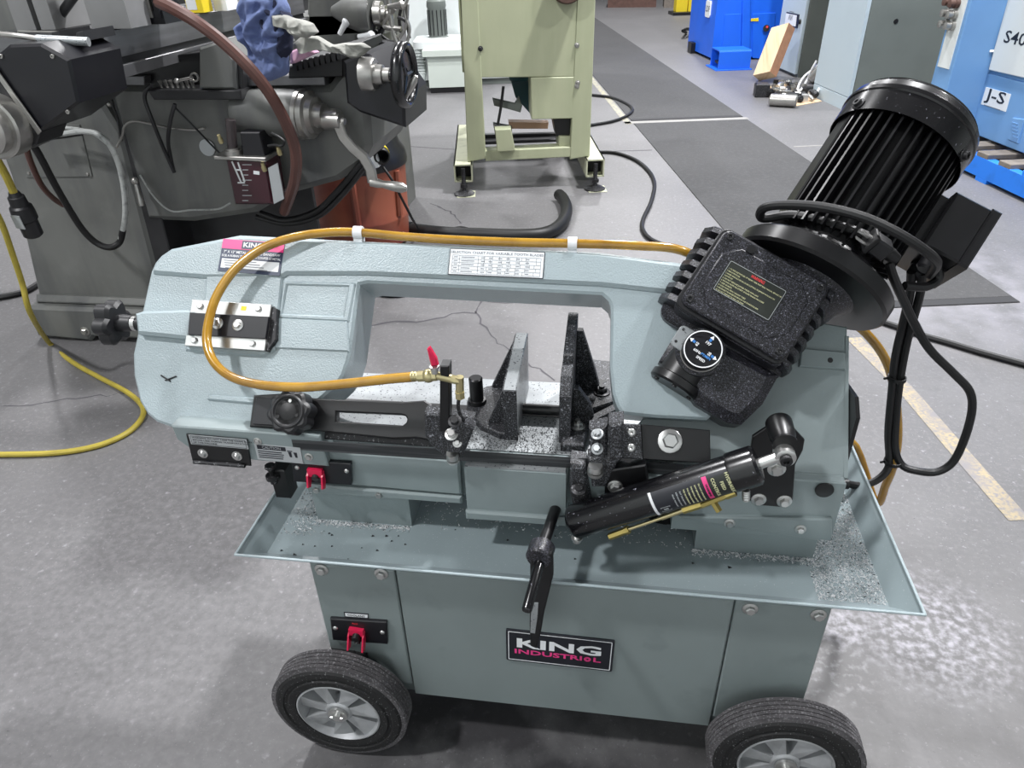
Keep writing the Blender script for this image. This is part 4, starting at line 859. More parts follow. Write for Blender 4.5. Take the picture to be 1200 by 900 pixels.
cable([(1068, 318, .31), (1066, 345, .32), (1058, 380, .33), (1049, 420, .33), (1045, 460, .33), (1041, 505, .33), (1042, 535, .32), (1040, 550, .31), (1027, 563, .30), (1008, 569, .29), (988, 566, .28)], .0064)
for q, r_ in (((1051, 443, .33), .0125), ((1046, 541, .315), .0125)):
    c = YP(*q); mb = MB(); mb.lathe(c+V3((0, 0, -.003)), (0, 0, 1), [(0, r_), (0, r_+.0018), (.006, r_+.0018), (.006, r_)], 18, ring=True); mb.cyl(c+V3((-r_, 0, 0)), c+V3((-r_-.008, -.004, 0)), .002, n=6); mb.build('cable_tie', 'rubber', SAW)
mb = MB(); c = YP(991, 567, .28); mb.cyl(c+V3((-.03, .0, 0)), c+V3((.004, 0, 0)), .009); mb.build('cable_gland', 'plastic', SAW)
# mains plug tied up at the flange
pg = YP(1030, 289, .235)
FP = Frame(pg, V3((.80, 0, -.5)), V3((.5, -.2, .8)))
mb = MB(); mb.prism(FP, rrect(-.013, .014, -.012, .012, .004, 3), -.012, .012, b=.003); PG = mb.build('mains_plug', 'plastic', SAW)
mb = MB(); mb.prism(FP, rrect(-.018, -.012, -.014, .014, .003, 3), -.014, .014, b=.001); mb.build('plug_flange', 'rubber', PG)
for dv in (-.006, .006):
    mb = MB(); mb.box(-.034, -.014, dv-.0008, dv+.0008, -.0005, .006, FP); mb.build('plug_blade', 'steel', PG, smooth=0)
mb = MB(); mb.cyl(FP(-.034, 0, -.006), FP(-.014, 0, -.006), .0024); mb.build('earth_pin', 'steel', PG)
mb = MB(); mb.lathe(FP(.012, 0, 0), FP.u, [(0, .011), (.004, .009), (.008, .0095), (.012, .0085), (.02, .0068)], 14); mb.build('strain_relief', 'rubber', PG)

# ------------------------------------------------------------------ swarf
def swarf(name, n, fn, m, s0, s1, seed):
    r_ = random.Random(seed); vs = []; fs = []
    for _ in range(n):
        p = fn(r_)
        if p is None: continue
        s_ = r_.uniform(s0, s1); a = V3((r_.gauss(0, 1), r_.gauss(0, 1), r_.gauss(0, .45))).normalized()*s_*r_.uniform(.8, 2.2); c = V3((r_.gauss(0, 1), r_.gauss(0, 1), r_.gauss(0, .45))).normalized()*s_
        k = len(vs); vs += [p-a, p+c, p+a, p+V3((0, 0, s_*.7))]; fs += [(k, k+1, k+2), (k, k+1, k+3), (k+1, k+2, k+3), (k, k+3, k+2)]
    mb = MB(); mb.add(vs, fs); o = mb.build(name, m, SAW, smooth=0, kind='stuff'); return o
def area_right(r_):
    x = r_.uniform(.375, .471); y = r_.uniform(.038, .374); return V3((x, y, .4204))
def edge_feet(r_):
    k = r_.random()
    if k < .3: return V3((-.425+r_.gauss(0, .012)-abs(r_.gauss(0, .02)), r_.uniform(.08, .33), .4208))
    if k < .5: return V3((r_.uniform(-.42, -.255), .119-abs(r_.gauss(0, .006)), .4208))
    if k < .7: return V3((r_.uniform(.2, .385), .119-abs(r_.gauss(0, .006)), .4208))
    return V3((r_.uniform(-.25, .2), r_.uniform(.12, .3), .4208))
swarf('grey_swarf', 8000, area_right, 'chip', .0006, .0016, 1)
swarf('swarf_heap', 2600, edge_feet, 'chip', .0008, .002, 2)
swarf('dark_swarf', 900, lambda r_: (area_right(r_) if r_.random() < .75 else edge_feet(r_)), 'chipdark', .0007, .0017, 3)
swarf('table_swarf', 2200, lambda r_: V3((r_.uniform(-.17, .02), abs(r_.gauss(0, .06))+.135, .5806)), 'chipdark', .0005, .0013, 4)
rr = random.Random(11)
for q in ((386, 625), (389, 640), (389, 627), (437, 628), (453, 628), (459, 634), (467, 628), (475, 638), (424, 642), (442, 645), (369, 640), (345, 650), (330, 645), (355, 638), (408, 655), (595, 633), (812, 660), (855, 665), (674, 655)):
    p = ZP(*q, .4204); s_ = rr.uniform(.0012, .0028); mb = MB()
    vs = [p+V3((rr.uniform(-1, 1)*s_*1.6, rr.uniform(-1, 1)*s_*1.6, (.0 if i < 3 else .8)*s_)) for i in range(5)]; mb.add([p+V3((s_*1.5, 0, 0)), p+V3((-s_, s_*1.2, 0)), p+V3((-s_*.8, -s_, 0)), p+V3((0, 0, s_))], [(0, 1, 2), (0, 1, 3), (1, 2, 3), (2, 0, 3)]); mb.build('metal_chip', 'chipdark', SAW, smooth=0)
# ------------------------------------------------------------------ milling machine (left)
MILL = thing('milling_machine', (-1.6, 1.7, 0), 'large grey milling machine with knee, table, crank handle and handwheel on the left', 'milling machine')
YM = 1.45
FM = FRONT(YM)
def mp(name, m, F, pts, w0, w1, b=.004, par=MILL, smooth=0, px=True, lab=None, holes=()):
    mb = MB(); mb.prism(F, F.pts(pts, w1) if px else pts, w0, w1, b=b, holes=holes); return mb.build(name, m, par, smooth=smooth, label=lab)
BS = mp('machine_base', 'millgrey', FRONT(1.39), [(-2.10, .012), (-1.88, .0), (-1.86, .02), (-1.25, .02), (-1.23, 0), (-1.1, 0), (-1.1, .12), (-1.12, .14), (-2.08, .14), (-2.10, .12)], -.56, 0, .012, px=False)
mb = MB(); mb.bolt(FRONT(1.39).at(100, 388), (0, -1, 0), .012); mb.build('bolt', 'silver', BS)
CM = mp('column', 'millgrey', FM, [(-2.085, .14), (-1.57, .14), (-1.535, .75), (-1.60, .92), (-1.62, 1.7), (-1.97, 1.7), (-2.0, .6)], -.5, 0, .012, px=False)
mp('column_foot', 'millgrey', FM, [(-2.09, .13), (-1.55, .13), (-1.565, .165), (-2.075, .165)], -.3, .03, .02, par=CM, px=False)
mp('access_panel', 'millgrey', FM, [(33, 150), (93, 146), (108, 207), (31, 208)], 0, .004, .001, par=CM)
for q in ((103, 204), (34, 203)):
    mb = MB(); mb.bolt(FM.at(*q, .004), (0, -1, 0), .005, washer=False); mb.build('screw', 'silver', CM)
mp('slideway', 'milldark', FM, [(-1.57, .2), (-1.50, .2), (-1.47, .9), (-1.535, .9)], -.4, -.01, .004, px=False)
KN_ = mp('knee', 'millgrey', FM, [(124, 99), (285, 101), (384, 100), (404, 74), (432, 130), (435, 172), (425, 193), (398, 212), (335, 229), (300, 250), (225, 261), (171, 259), (148, 180)], -.45, .0, .02)
mp('knee_way', 'millsteel', FM, [(124, 89), (169, 89), (169, 100), (125, 100)], -.42, .015, .002, par=KN_)
mp('knee_way', 'millsteel', FM, [(285, 89), (380, 88), (381, 100), (286, 101)], -.42, .015, .002, par=KN_)
mb = MB(); mb.cyl((-1.15, 1.68, .14), (-1.15, 1.68, .55), .06, n=24); mb.build('elevating_screw', 'milldark', MILL)
mp('knee_shade_sheet', 'milldark', FRONT(1.62), [(-1.56, .15), (-1.0, .15), (-1.0, .60), (-1.56, .56)], -.02, 0, .002, px=False)  # dark sheet added to stand in for the deep shade under the knee
SD = mp('saddle', 'milldark', FRONT(1.37), [(172, 106), (282, 106), (283, 117), (180, 117)], -.5, 0, .003)
mp('saddle_block', 'millgrey', FRONT(1.38), [(233, 56), (258, 48), (274, 70), (276, 105), (233, 104)], -.45, 0, .006, par=SD)
mp('saddle_side', 'milldark', FRONT(1.40), [(274, 72), (284, 70), (285, 110), (276, 108)], -.4, 0, .002, par=SD)
mp('gear_recess', 'black', FRONT(1.47), [(150, 72), (240, 60), (238, 106), (172, 106)], -.3, 0, .002, par=SD)
for k in range(7):
    p = FRONT(1.42).at(190+k*6.2, 101, 0); mb = MB(); mb.lathe(p+V3((0, 0, -.016)), (0, -.2, 1), [(0, .006), (.008, .007), (.012, .0045), (.026, .0045), (.03, .006), (.034, .006)], 10); mb.build('oil_fitting', 'silver', SD)
mb = MB(); F_ = FRONT(1.36); mb.tube([F_.at(207, 95), F_.at(218, 92.5), F_.at(226, 91)], .004, 8); mb.ball(F_.at(207, 95), .008); mb.lathe(F_.at(228, 90.5), (0, -1, 0), [(-.003, .009), (-.003, .013), (.003, .013), (.003, .009)], 16, ring=True); mb.build('clamp_lever', 'silver', SD)
# table running away from the camera
TX0, TX1 = -1.60, -1.285
TB_ = MB(); TB_.box(TX0, TX1, 1.155, 2.5, 1.005, 1.072, b=.003); TBL = TB_.build('table', 'millsteel', MILL, smooth=0)
mb = MB(); mb.box(TX0+.01, TX1-.008, 1.16, 2.5, .985, 1.006); mb.build('table_groove', 'milldark', TBL, smooth=0)
mb = MB(); mb.box(TX0, TX1+.002, 1.15, 2.5, .955, .986, b=.002); mb.build('table_apron', 'millsteel', TBL, smooth=0)
for k in range(3):
    x = TX0+.06+k*.085; mb = MB(); mb.box(x, x+.016, 1.156, 2.5, 1.0721, 1.0728); mb.build('t_slot', 'milldark', TBL, smooth=0)
# feed drive on the near end of the table
FP_ = FRONT(.93)
pfb = mp('feed_drive', 'mblack', FP_, [(-14, 74), (0, 61), (10, 52.5), (47, 51), (81, 70), (92, 121), (47, 155), (0, 92), (-14, 90)], -.20, 0, .006, lab='black cast feed drive cover')
for q in ((2, 66), (62, 66), (80, 131)):
    mb = MB(); mb.bolt(FP_.at(*q), (0, -1, 0), .005, washer=False, socket=True); mb.build('screw', 'silver', pfb)
mp('drive_plate', 'milldark', FRONT(.925), [(-14, 78), (47, 155), (42, 170), (10, 184), (-14, 186)], -.1, 0, .003)
mp('plate_edge', 'silver', FRONT(.9245), [(-14, 76), (-8, 76), (48, 154), (44, 158)], 0, .004, .001)
mb = MB(); c = FRONT(.9).at(-4, 148); mb.lathe(c, (0, -1, 0), [(-.03, .075), (.02, .075), (.024, .07), (.024, .06), (.05, .06), (.055, .052), (.055, .03)], 36); mb.build('feed_dial', 'silver', MILL)
for q in ((27, 148), (4, 171)):
    mb = MB(); mb.bolt(FRONT(.924).at(*q), (0, -1, 0), .008, washer=False); mb.build('screw', 'silver', MILL)
mb = MB(); mb.tube([FRONT(.99).at(-12, 39), FRONT(.99).at(20, 42), FRONT(1.0).at(45, 45.5)], .0065, 10); mb.build('shaft_rod', 'silver', MILL)
mb = MB(); mb.cyl(FRONT(1.0).at(44, 46), FRONT(1.02).at(104, 49), .0105, n=14); mb.build('knurled_sleeve', 'ground', MILL)
for x in (63, 92):
    mp('rod_bracket', 'milldark', FRONT(1.03), [(x-4, 50), (x-3, 38), (x+5, 36), (x+9, 48)], -.12, 0, .002)
mp('end_bearing', 'milldark', FRONT(1.14), [(106, 60), (112, 58), (118, 84), (128, 92), (112, 92)], -.05, 0, .003)
# things behind the table
def on_table(name, y, x0p, x1p, dep, top, label, cat, m='castgrey', bev=.004):
    F_ = FRONT(y); x0, x1 = F_.px(x0p, 30)[0], F_.px(x1p, 30)[0]; t = thing(name, V3(((x0+x1)/2, y+dep/2, 1.0735)), label, cat)
    mb = MB(); mb.box(x0, x1, y, y+dep, 1.0735, top, b=bev); mb.build('block_body', m, t, smooth=0); return t, x0, x1
on_table('angle_block', 1.20, 18, 41, .16, 1.30, 'narrow grey block standing at the near left corner of the milling table', 'block')
on_table('fixture_block', 1.20, 47, 64, .16, 1.30, 'grey fixture block with a dark strut leaning on it, on the milling table', 'block')
on_table('riser_block', 1.20, 107, 153, .095, 1.30, 'wide tall grey block at the near right end of the milling table', 'block')
F_ = FRONT(1.22); t = thing('strut', F_.at(60, 28), 'dark round strut slanting up between the two grey blocks on the milling table', 'strut')
a_, b_ = F_.at(57, 29), F_.at(100, 2); a_.z = max(a_.z, 1.088); mb = MB(); mb.cyl(a_+V3((0, .03, .0)), b_+V3((0, .03, .05)), .012, n=14); mb.build('strut_bar', 'milldark', t)
F_ = FRONT(1.30); x0, x1 = F_.px(154, 18)[0], F_.px(190, 14)[0]
t = thing('clamp_vise', V3(((x0+x1)/2, 1.36, 1.0735)), 'black and steel clamping vise at the right edge of the milling table', 'vise')
mb = MB(); mb.box(x0, x1, 1.302, 1.42, 1.0735, 1.11, b=.003); mb.build('vise_body', 'mblack', t, smooth=0)
for k in range(4):
    x = x0+.003+k*(x1-x0)/4; mb = MB(); mb.box(x, x+.015, 1.296, 1.40, 1.09, 1.16, b=.002); mb.build('vise_plate', ('silver', 'mblack')[k % 2], t, smooth=0)
mp('table_lip', 'silver', FRONT(1.153), [(20, 35.5), (122, 37.5), (122, 40), (20, 38)], -.002, .003, .001, par=TBL)
# knee crank
ax_ = V3((1, -.12, -.02)).normalized(); bs = FRONT(1.44).at(296, 131)
mb = MB(); mb.lathe(bs+ax_*-.06, ax_, [(0, .04), (.02, .066), (.14, .070), (.235, .072)], 36); mb.build('crank_boss', 'millgrey', MILL)
mb = MB(); mb.lathe(bs+ax_*.17, ax_, [(0, .073), (.012, .073), (.012, .069), (.03, .069), (.034, .055), (.05, .052), (.05, .036), (.075, .034), (.075, .02), (.12, .02)], 36); mb.build('crank_dial', 'silver', MILL)
he = FRONT(1.40).at(396, 142); FK2 = FRONT(he.y-.01)
mb = MB(); mb.lathe(he+ax_*-.045, ax_, [(0, .026), (.055, .024), (.06, .012), (.068, .010), (.068, 0)], 20); CK = mb.build('crank_handle', 'silver', MILL, label='worn silver S-shaped crank handle')
arm_c = [(396, 144), (402, 160), (413, 173), (426, 184), (434, 198), (437, 214)]
mb = MB(); pts = FK2.pts(arm_c); L_, R_ = [], []
for i, p in enumerate(pts):
    d = V3((*pts[min(i+1, 5)], 0))-V3((*pts[max(i-1, 0)], 0)); d.normalize(); L_.append((p[0]-d.y*.016, p[1]+d.x*.016)); R_.append((p[0]+d.y*.016, p[1]-d.x*.016))
mb.prism(FK2, L_+R_[::-1], -.008, .008, b=.004, b0=.004); mb.build('crank_arm', 'silver', CK)
g0, g1 = FK2.at(438, 214), FK2.at(471, 220); mb = MB(); mb.lathe(g0, g1-g0, [(-.01, .013), (.015, .014), (.03, .011), (.06, .015), (.09, .016), (.105, .009), (.105, 0)], 18); mb.build('crank_grip', 'silver', CK)
# cross feed gearbox and handwheel
FX2 = FRONT(1.36)
gb2 = mp('feed_gearbox', 'mblack', FX2, [(402, 72), (424, 62), (433, 64), (452, 86), (474, 116), (475, 150), (421, 132), (406, 121)], -.26, 0, .008, lab='black feed gearbox')
a2 = V3((1, -.04, -.03)).normalized(); c2 = FRONT(1.345).at(437, 87)
mb = MB(); mb.lathe(c2, a2, [(-.03, .044), (.0, .044), (.008, .04), (.008, .027), (.03, .025), (.032, .018), (.05, .018)], 32); mb.build('feed_dial', 'silver', MILL)
cw = c2+a2*.092
mb = MB(); mb.cyl(c2+a2*.03, cw, .016); mb.lathe(cw+a2*-.012, a2, [(-.012, .02), (.016, .02), (.016, .06), (.0, .062), (.0, .02)], 24); WHL = mb.build('handwheel', 'gloss', MILL)
mb = MB(); prof = [(.012*math.cos(2*math.pi*k/12)*1.35, .076+.012*math.sin(2*math.pi*k/12)) for k in range(12)]; mb.lathe(cw, a2, prof, 44, ring=True); mb.build('wheel_rim', 'gloss', WHL)
for k in range(3):
    d = V3((0, math.cos(2.1*k), math.sin(2.1*k))); d = (d-a2*d.dot(a2)).normalized(); mb = MB(); mb.cyl(cw, cw+d*.074, .009, n=8); mb.build('wheel_spoke', 'gloss', WHL)
g0 = cw+V3((.012, -.035, -.045)); mb = MB(); mb.lathe(g0, V3((.5, -.1, .75)), [(-.01, .005), (.0, .006), (.02, .009), (.045, .010), (.06, .005), (.06, 0)], 14); mb.build('wheel_grip', 'silver', WHL)
for k in range(9):
    p = FRONT(1.40).at(345+k*6.5, 78-k*1.7); mb = MB(); mb.box(p.x-.006, p.x+.006, 1.40, 1.8, p.z-.012, p.z+.012, b=.002); mb.build('way_cover_fold', 'rubber', MILL, smooth=0)
mp('way_cover', 'rubber', FRONT(1.42), [(338, 78), (402, 62), (402, 90), (338, 92)], -.35, 0, .003)
# oil pump on the knee side
FL_ = FRONT(1.33)
LU = mp('oil_reservoir', 'oil', FL_, [(264, 186), (311, 188), (320, 240), (275, 240)], -.10, 0, .006, lab='clear oil reservoir with dark red oil')
mp('reservoir_lid', 'silver', FL_, [(250, 183), (311, 185), (311, 190), (251, 187)], -.13, .01, .002, par=LU)
mp('pump_motor', 'mblack', FRONT(1.34), [(281, 155), (304, 155), (311, 184), (285, 184)], -.07, 0, .003, par=LU)
mp('info_strip', 'silverlab', FRONT(1.325), [(314, 197), (325, 191), (333, 233), (321, 239)], -.002, .002, .0, par=LU)
mb = MB(); p = FL_.at(274, 181, -.02); mb.lathe(p, (0, 0, 1), [(0, .028), (.014, .028), (.014, .022), (.02, .022)], 20); mb.build('filler_cap', 'silver', LU)
mb = MB(); mb.cyl(p+V3((0, 0, .016)), FL_.at(270, 140, -.02), .015, n=16); mb.build('oil_tube', 'smoke', LU)
mb = MB()
for q in (((272, 189), (283, 214)), ((279, 190), (287, 213)), ((276, 199), (282, 199)), ((279, 214), (287, 214))):
    a, c = FL_.px(*q[0]), FL_.px(*q[1]); mb.tube([FL_(*a, .001), FL_(*c, .001)], .0028, 6)
mb.build('sight_frame', 'white', LU)
strips(FL_, [(*[FL_.px(284, 193+k*6)[0], FL_.px(291 if k % 3 else 295, 193+k*6)[0]], FL_.px(284, 193+k*6)[1], FL_.px(291, 193+k*6)[1]) for k in range(8)], .0025, .0005, 'silverlab', LU, 'level_scale')
mp('small_label', 'paper', FL_, [(297, 200), (304, 201), (304, 205), (297, 204)], .0, .001, 0, par=LU)
for q in ((258, 163), (309, 196), (327, 177)):
    mb = MB(); mb.lathe(FL_.at(*q, .005), (0, -.3, 1), [(-.012, .007), (.0, .008), (.004, .006), (.014, .005)], 10); mb.build('oil_fitting', 'brassl', LU)
mb = MB(); mb.tube([FL_.at(*q, .01) for q in ((318, 156), (326, 160), (333, 166), (330, 171), (322, 170), (314, 171))], .004, 8); mb.build('pump_lead', 'rubber', LU)
mb = MB(); mb.lathe(FRONT(1.445).at(243, 173), (0, -1, 0), [(0, .026), (.002, .026), (.0025, .022), (.003, .0)], 24); mb.build('round_badge', 'silverlab', MILL)
# hoses and cables of the mill
def mt(L, r_, name, m, y=None): return MB().tube([YP(q[0], q[1], q[2] if len(q) > 2 else y) for q in L], r_, 10).build(name, m, MILL)
mt([(186, 2, 1.25), (205, 11, 1.22), (232, 27, 1.2), (262, 50, 1.2), (291, 78, 1.2), (315, 108, 1.22), (334, 142, 1.25), (346, 176, 1.28), (346, 208, 1.3), (339, 232, 1.34), (333, 248, 1.38)], .0165, 'drain_hose', 'hosebrown')
mt([(48, 160, 1.40), (72, 157, 1.39), (98, 154, 1.37), (118, 159, 1.36), (132, 176, 1.36), (141, 200, 1.36), (146, 230, 1.36), (146, 258, 1.36), (141, 280, 1.36)], .0085, 'cable_loom', 'loom')
mt([(68, 149, 1.40), (95, 152, 1.39), (115, 160, 1.37), (135, 180, 1.37), (147, 215, 1.37), (149, 250, 1.37), (144, 275, 1.37)], .0055, 'cable_loom', 'loom')
mt([(46, 163, 1.39), (70, 161, 1.40), (96, 157, 1.38)], .005, 'cable_loom', 'rubber')
mt([(36, 165, 1.2), (48, 185, 1.22), (62, 212, 1.25), (78, 240, 1.28), (96, 268, 1.31), (112, 284, 1.33), (128, 290, 1.34), (140, 284, 1.36), (144, 270, 1.36)], .0105, 'braided_cable', 'rubber')
mt([(30, 170, 1.2), (36, 190, 1.22), (48, 216, 1.25), (62, 232, 1.3), (74, 240, 1.35)], .009, 'feed_hose', 'hosebrown')
mt([(178, 100, 1.38), (171, 106, 1.38), (170, 118, 1.38), (178, 140, 1.38), (190, 170, 1.4), (204, 202, 1.42)], .006, 'oil_line', 'milldark')
mt([(205, 122, 1.38), (200, 140, 1.38), (197, 165, 1.4), (200, 185, 1.42), (204, 202, 1.42)], .006, 'oil_line', 'milldark')
mt([(137, 172, 1.42), (143, 160, 1.42), (146, 148, 1.42), (156, 142, 1.42), (172, 144, 1.42), (195, 149, 1.42), (225, 152, 1.42), (240, 150, 1.42)], .004, 'oil_line', 'silver')
mt([(203, 124, 1.40), (225, 146, 1.40), (245, 167, 1.38), (258, 180, 1.36)], .003, 'oil_line', 'milldark')
mt([(164, 205, 1.42), (180, 230, 1.42), (200, 247, 1.42), (225, 246, 1.42), (255, 245, 1.40), (270, 238, 1.37)], .003, 'oil_line', 'loom')
mt([(130, 108, 1.40), (131, 120, 1.41), (138, 140, 1.43), (143, 165, 1.43)], .004, 'oil_line', 'milldark')
for q, r_ in (((129, 106), .012), ((128, 122), .008), ((158, 212), .012)):
    mb = MB(); mb.ball(FRONT(1.41).at(*q), r_); mb.build('oil_fitting', 'silver', MILL)
mb = MB(); mb.lathe(FRONT(1.41).at(159, 214), FRONT(1.40).at(164, 233)-FRONT(1.41).at(159, 214), [(0, .006), (.03, .008), (.06, .011), (.075, .008), (.075, 0)], 12); mb.build('clamp_lever', 'silver', MILL)
mt([(305, 250, 1.5), (335, 258, 1.5), (370, 248, 1.48), (395, 225, 1.46), (425, 190, 1.45)], .011, 'power_cable', 'rubber')
mt([(300, 254, 1.5), (335, 262, 1.5), (372, 254, 1.48), (400, 230, 1.46), (428, 195, 1.45)], .009, 'power_cable', 'rubber')

# ------------------------------------------------------------------ rags on the mill
def rag(name, F, pts, w0, m, label, seed, dep=.05, cat='rag'):
    """crumpled cloth: a closed draped lump cut to the outline and folded by noise"""
    from mathutils import noise as NZ
    pp = F.pts(pts, w0); bm = bmesh.new(); n = len(pp); cx = sum(p[0] for p in pp)/n; cy = sum(p[1] for p in pp)/n
    den = []
    for i in range(n):
        a, c = pp[i], pp[(i+1) % n]
        for k in range(6): den.append((a[0]+(c[0]-a[0])*k/6, a[1]+(c[1]-a[1])*k/6))
    rings = 18; grid = []
    for j in range(rings+1):
        t = 1-j/rings; row = []
        for (u, v) in den:
            uu, vv = cx+(u-cx)*t, cy+(v-cy)*t
            wx = NZ.noise(V3((uu*9+seed, vv*9, seed)))*2.2; wy = NZ.noise(V3((uu*9, vv*9+seed, seed+9)))*2.2
            f = 1-abs(math.sin(uu*42+wx*2.6+vv*14))+.7*(1-abs(NZ.noise(V3((uu*34+wx, vv*22+wy, seed*3)))*1.8))+.4*NZ.noise(V3((uu*70, vv*60, seed)))
            w_ = dep*(.22*(1-t**6)+.52*f*(1-t**10))
            du = NZ.noise(V3((uu*24, vv*24, seed+5)))*.012; row.append(bm.verts.new(F(uu+du, vv+du*.6, w0+w_)))
        grid.append(row)
    N_ = len(den)
    for j in range(rings):
        for i in range(N_): bm.faces.new((grid[j][i], grid[j][(i+1) % N_], grid[j+1][(i+1) % N_], grid[j+1][i]))
    back = [bm.verts.new(F(u, v, w0-dep*.5)) for (u, v) in den]
    for i in range(N_): bm.faces.new((back[i], back[(i+1) % N_], grid[0][(i+1) % N_], grid[0][i]))
    bm.faces.new(back[::-1]); bmesh.ops.remove_doubles(bm, verts=bm.verts, dist=1e-5); bmesh.ops.recalc_face_normals(bm, faces=bm.faces)
    me = bpy.data.meshes.new(name); bm.to_mesh(me); bm.free(); me.materials.append(M[m])
    for p in me.polygons: p.use_smooth = True
    o = bpy.data.objects.new(name, me); COL.objects.link(o); o.modifiers.new('smooth', 'SUBSURF').levels = 1; o.modifiers['smooth'].render_levels = 1
    tag(o, label, cat); ctr(o); return o
rag('shop_rag', FRONT(1.32), [(286, -20), (282, 5), (283, 25), (276, 30), (278, 45), (292, 60), (300, 75), (310, 88), (317, 95), (325, 92), (338, 87), (338, 65), (334, 50), (341, 35), (338, 10), (325, -20)], 0, 'ragblue', 'crumpled blue cotton rag hanging over the milling knee', 1.0, .06)
rag('shop_rag', FRONT(1.36), [(312, 2), (325, -8), (336, 8), (345, 25), (341, 62), (332, 72), (334, 45), (318, 34), (306, 26)], .045, 'ragnavy', 'dark navy rag bunched against the right side of the blue rag', 3.0, .04)
rag('shop_rag', FRONT(1.34), [(318, 17), (335, 18), (352, 22), (368, 27), (374, 38), (360, 45), (345, 44), (338, 32), (322, 28)], .05, 'raggrey', 'pale grey rag rolled up over the navy rag', 4.0, .03)
rag('work_glove', FRONT(1.36), [(342, 52), (352, 43), (372, 42), (390, 52), (405, 50), (425, 50), (436, 56), (425, 66), (412, 69), (400, 62), (385, 60), (360, 58), (348, 62)], .02, 'raggrey', 'dirty grey cloth glove lying beside the black feed gearbox', 6.0, .03, 'glove')
rag('shop_rag', FRONT(1.37), [(341, 60), (352, 55), (368, 56), (374, 62), (355, 70), (340, 76)], .0, 'ragpink', 'small pink rag showing under the grey glove', 8.0, .025)
# oil can / yellow carton on the table
F_ = FRONT(1.66); x0, x1 = F_.px(219, 10)[0], F_.px(238, 10)[0]
t = thing('yellow_carton', V3(((x0+x1)/2, 1.7, 1.0735)), 'yellow and white carton standing on the milling table', 'carton')
mb = MB(); mb.box(x0, x1, 1.66, 1.72, 1.0735, 1.22, b=.002); mb.build('carton_body', 'yellow', t, smooth=0)
mb = MB(); mb.box(x0+.002, x0+.035, 1.659, 1.66, 1.082, 1.2); mb.build('carton_label', 'paper', t, smooth=0)
t = thing('paper_stack', V3((x1+.03, 1.75, 1.0735)), 'white stack of paper right behind the yellow carton on the milling table', 'paper')
mb = MB(); mb.box(x1+.006, x1+.05, 1.72, 1.80, 1.0735, 1.16, b=.001); mb.build('sheet_pile', 'clip', t, smooth=0)
# second machine behind, mostly hidden
t = thing('machine_tool', hp(-1.35, 3.3), 'grey machine tool with pipes and levers partly hidden behind the milling machine', 'machine')
F_ = FRONT(2.75)
mb = MB(); c0_, c1_ = F_.px(340, 40), F_.px(438, 60); mb.box(c0_[0], c1_[0], 2.75, 3.2, 0, .98, b=.01); mb.build('machine_body', 'millgrey', t, smooth=0)
mp('machine_head', 'millgrey', F_, [(360, -30), (455, -30), (450, 40), (360, 45)], -.3, .0, .01, par=t)
a_ = F_.at(405, 14, .12); b_ = F_.at(445, 16, .12); mb = MB(); mb.lathe(a_, b_-a_, [(-.06, .02), (0, .055), (.05, .075), (.12, .08)], 28); mb.build('spindle_boss', 'millgrey', t)
mb = MB(); mb.lathe(b_, b_-a_, [(-.02, .05), (.01, .05), (.012, .034), (.03, .034), (.03, .02), (.06, .02)], 24); mb.build('spindle_nose', 'silver', t)
rr = random.Random(21)
for k, L in enumerate(([(424, 30), (440, 36), (456, 48), (476, 50)], [(412, 50), (436, 52), (470, 62)], [(480, -8), (474, 14), (480, 34), (474, 60)], [(446, 18), (448, 34), (440, 44), (446, 58)], [(466, 20), (476, 26), (480, 45)], [(455, -5), (458, 20), (462, 40), (468, 55)], [(474, -5), (468, 20), (470, 38)], [(440, 20), (436, 40), (445, 48), (468, 52)], [(478, 5), (476, 30), (468, 45)], [(430, 45), (450, 50), (475, 58)], [(452, 30), (440, 48), (432, 60)], [(462, 10), (450, 30), (470, 34)])):
    mb = MB(); mb.tube([F_.at(*q, .10+.02*(k % 3)) for q in L], .007+.004*(k % 2), 8); mb.build('pipe', ('rubber', 'milldark', 'silver')[k % 3], t)
for q in ((405, 30), (455, 8), (420, 43), (398, 40)):
    mb = MB(); a_ = F_.at(*q, .16); mb.lathe(a_, V3((1, -.2, .1 if q[0] > 410 else 1.2)), [(0, .01), (.05, .013), (.06, .018), (.07, .018), (.08, .008)], 14); mb.build('lever', 'clip' if q[0] < 425 else 'silver', t)
mp('side_panel', 'cabgrey', F_, [(437, 62), (462, 60), (462, 76), (445, 78)], .0, .03, .003, par=t)

# ------------------------------------------------------------------ shop vacuum
vc = V3((-1.16, 2.5, 0))
VAC = thing('shop_vacuum', vc, 'orange shop vacuum with grey lid and black hose on the floor behind the saw', 'vacuum')
mb = MB(); mb.lathe(vc, (0, 0, 1), [(.012, .20), (.02, .215), (.12, .222), (.14, .228), (.15, .228), (.16, .224), (.36, .232), (.38, .238)], 48); mb.build('tank', 'orange', VAC)
for a in (-150, -75, -20):
    d = V3((math.cos(math.radians(a)), math.sin(math.radians(a)), 0)); mb = MB(); mb.cyl(vc+d*.226+V3((0, 0, .16)), vc+d*.236+V3((0, 0, .37)), .016, n=8); mb.build('tank_rib', 'orange', VAC)
mb = MB(); mb.lathe(vc, (0, 0, 1), [(.38, .242), (.40, .245), (.44, .238), (.47, .215), (.60, .19), (.66, .14), (.66, 0)], 48); mb.build('lid', 'mblack', VAC)
pp = YP(448, 184, vc.y-.2); d = V3((.45, -.85, -.1)).normalized(); mb = MB(); mb.lathe(pp-d*.09, d, [(0, .036), (.085, .036), (.09, .032), (.09, .028), (.03, .026)], 24, ring=True); mb.build('hose_port', 'rubber', VAC)
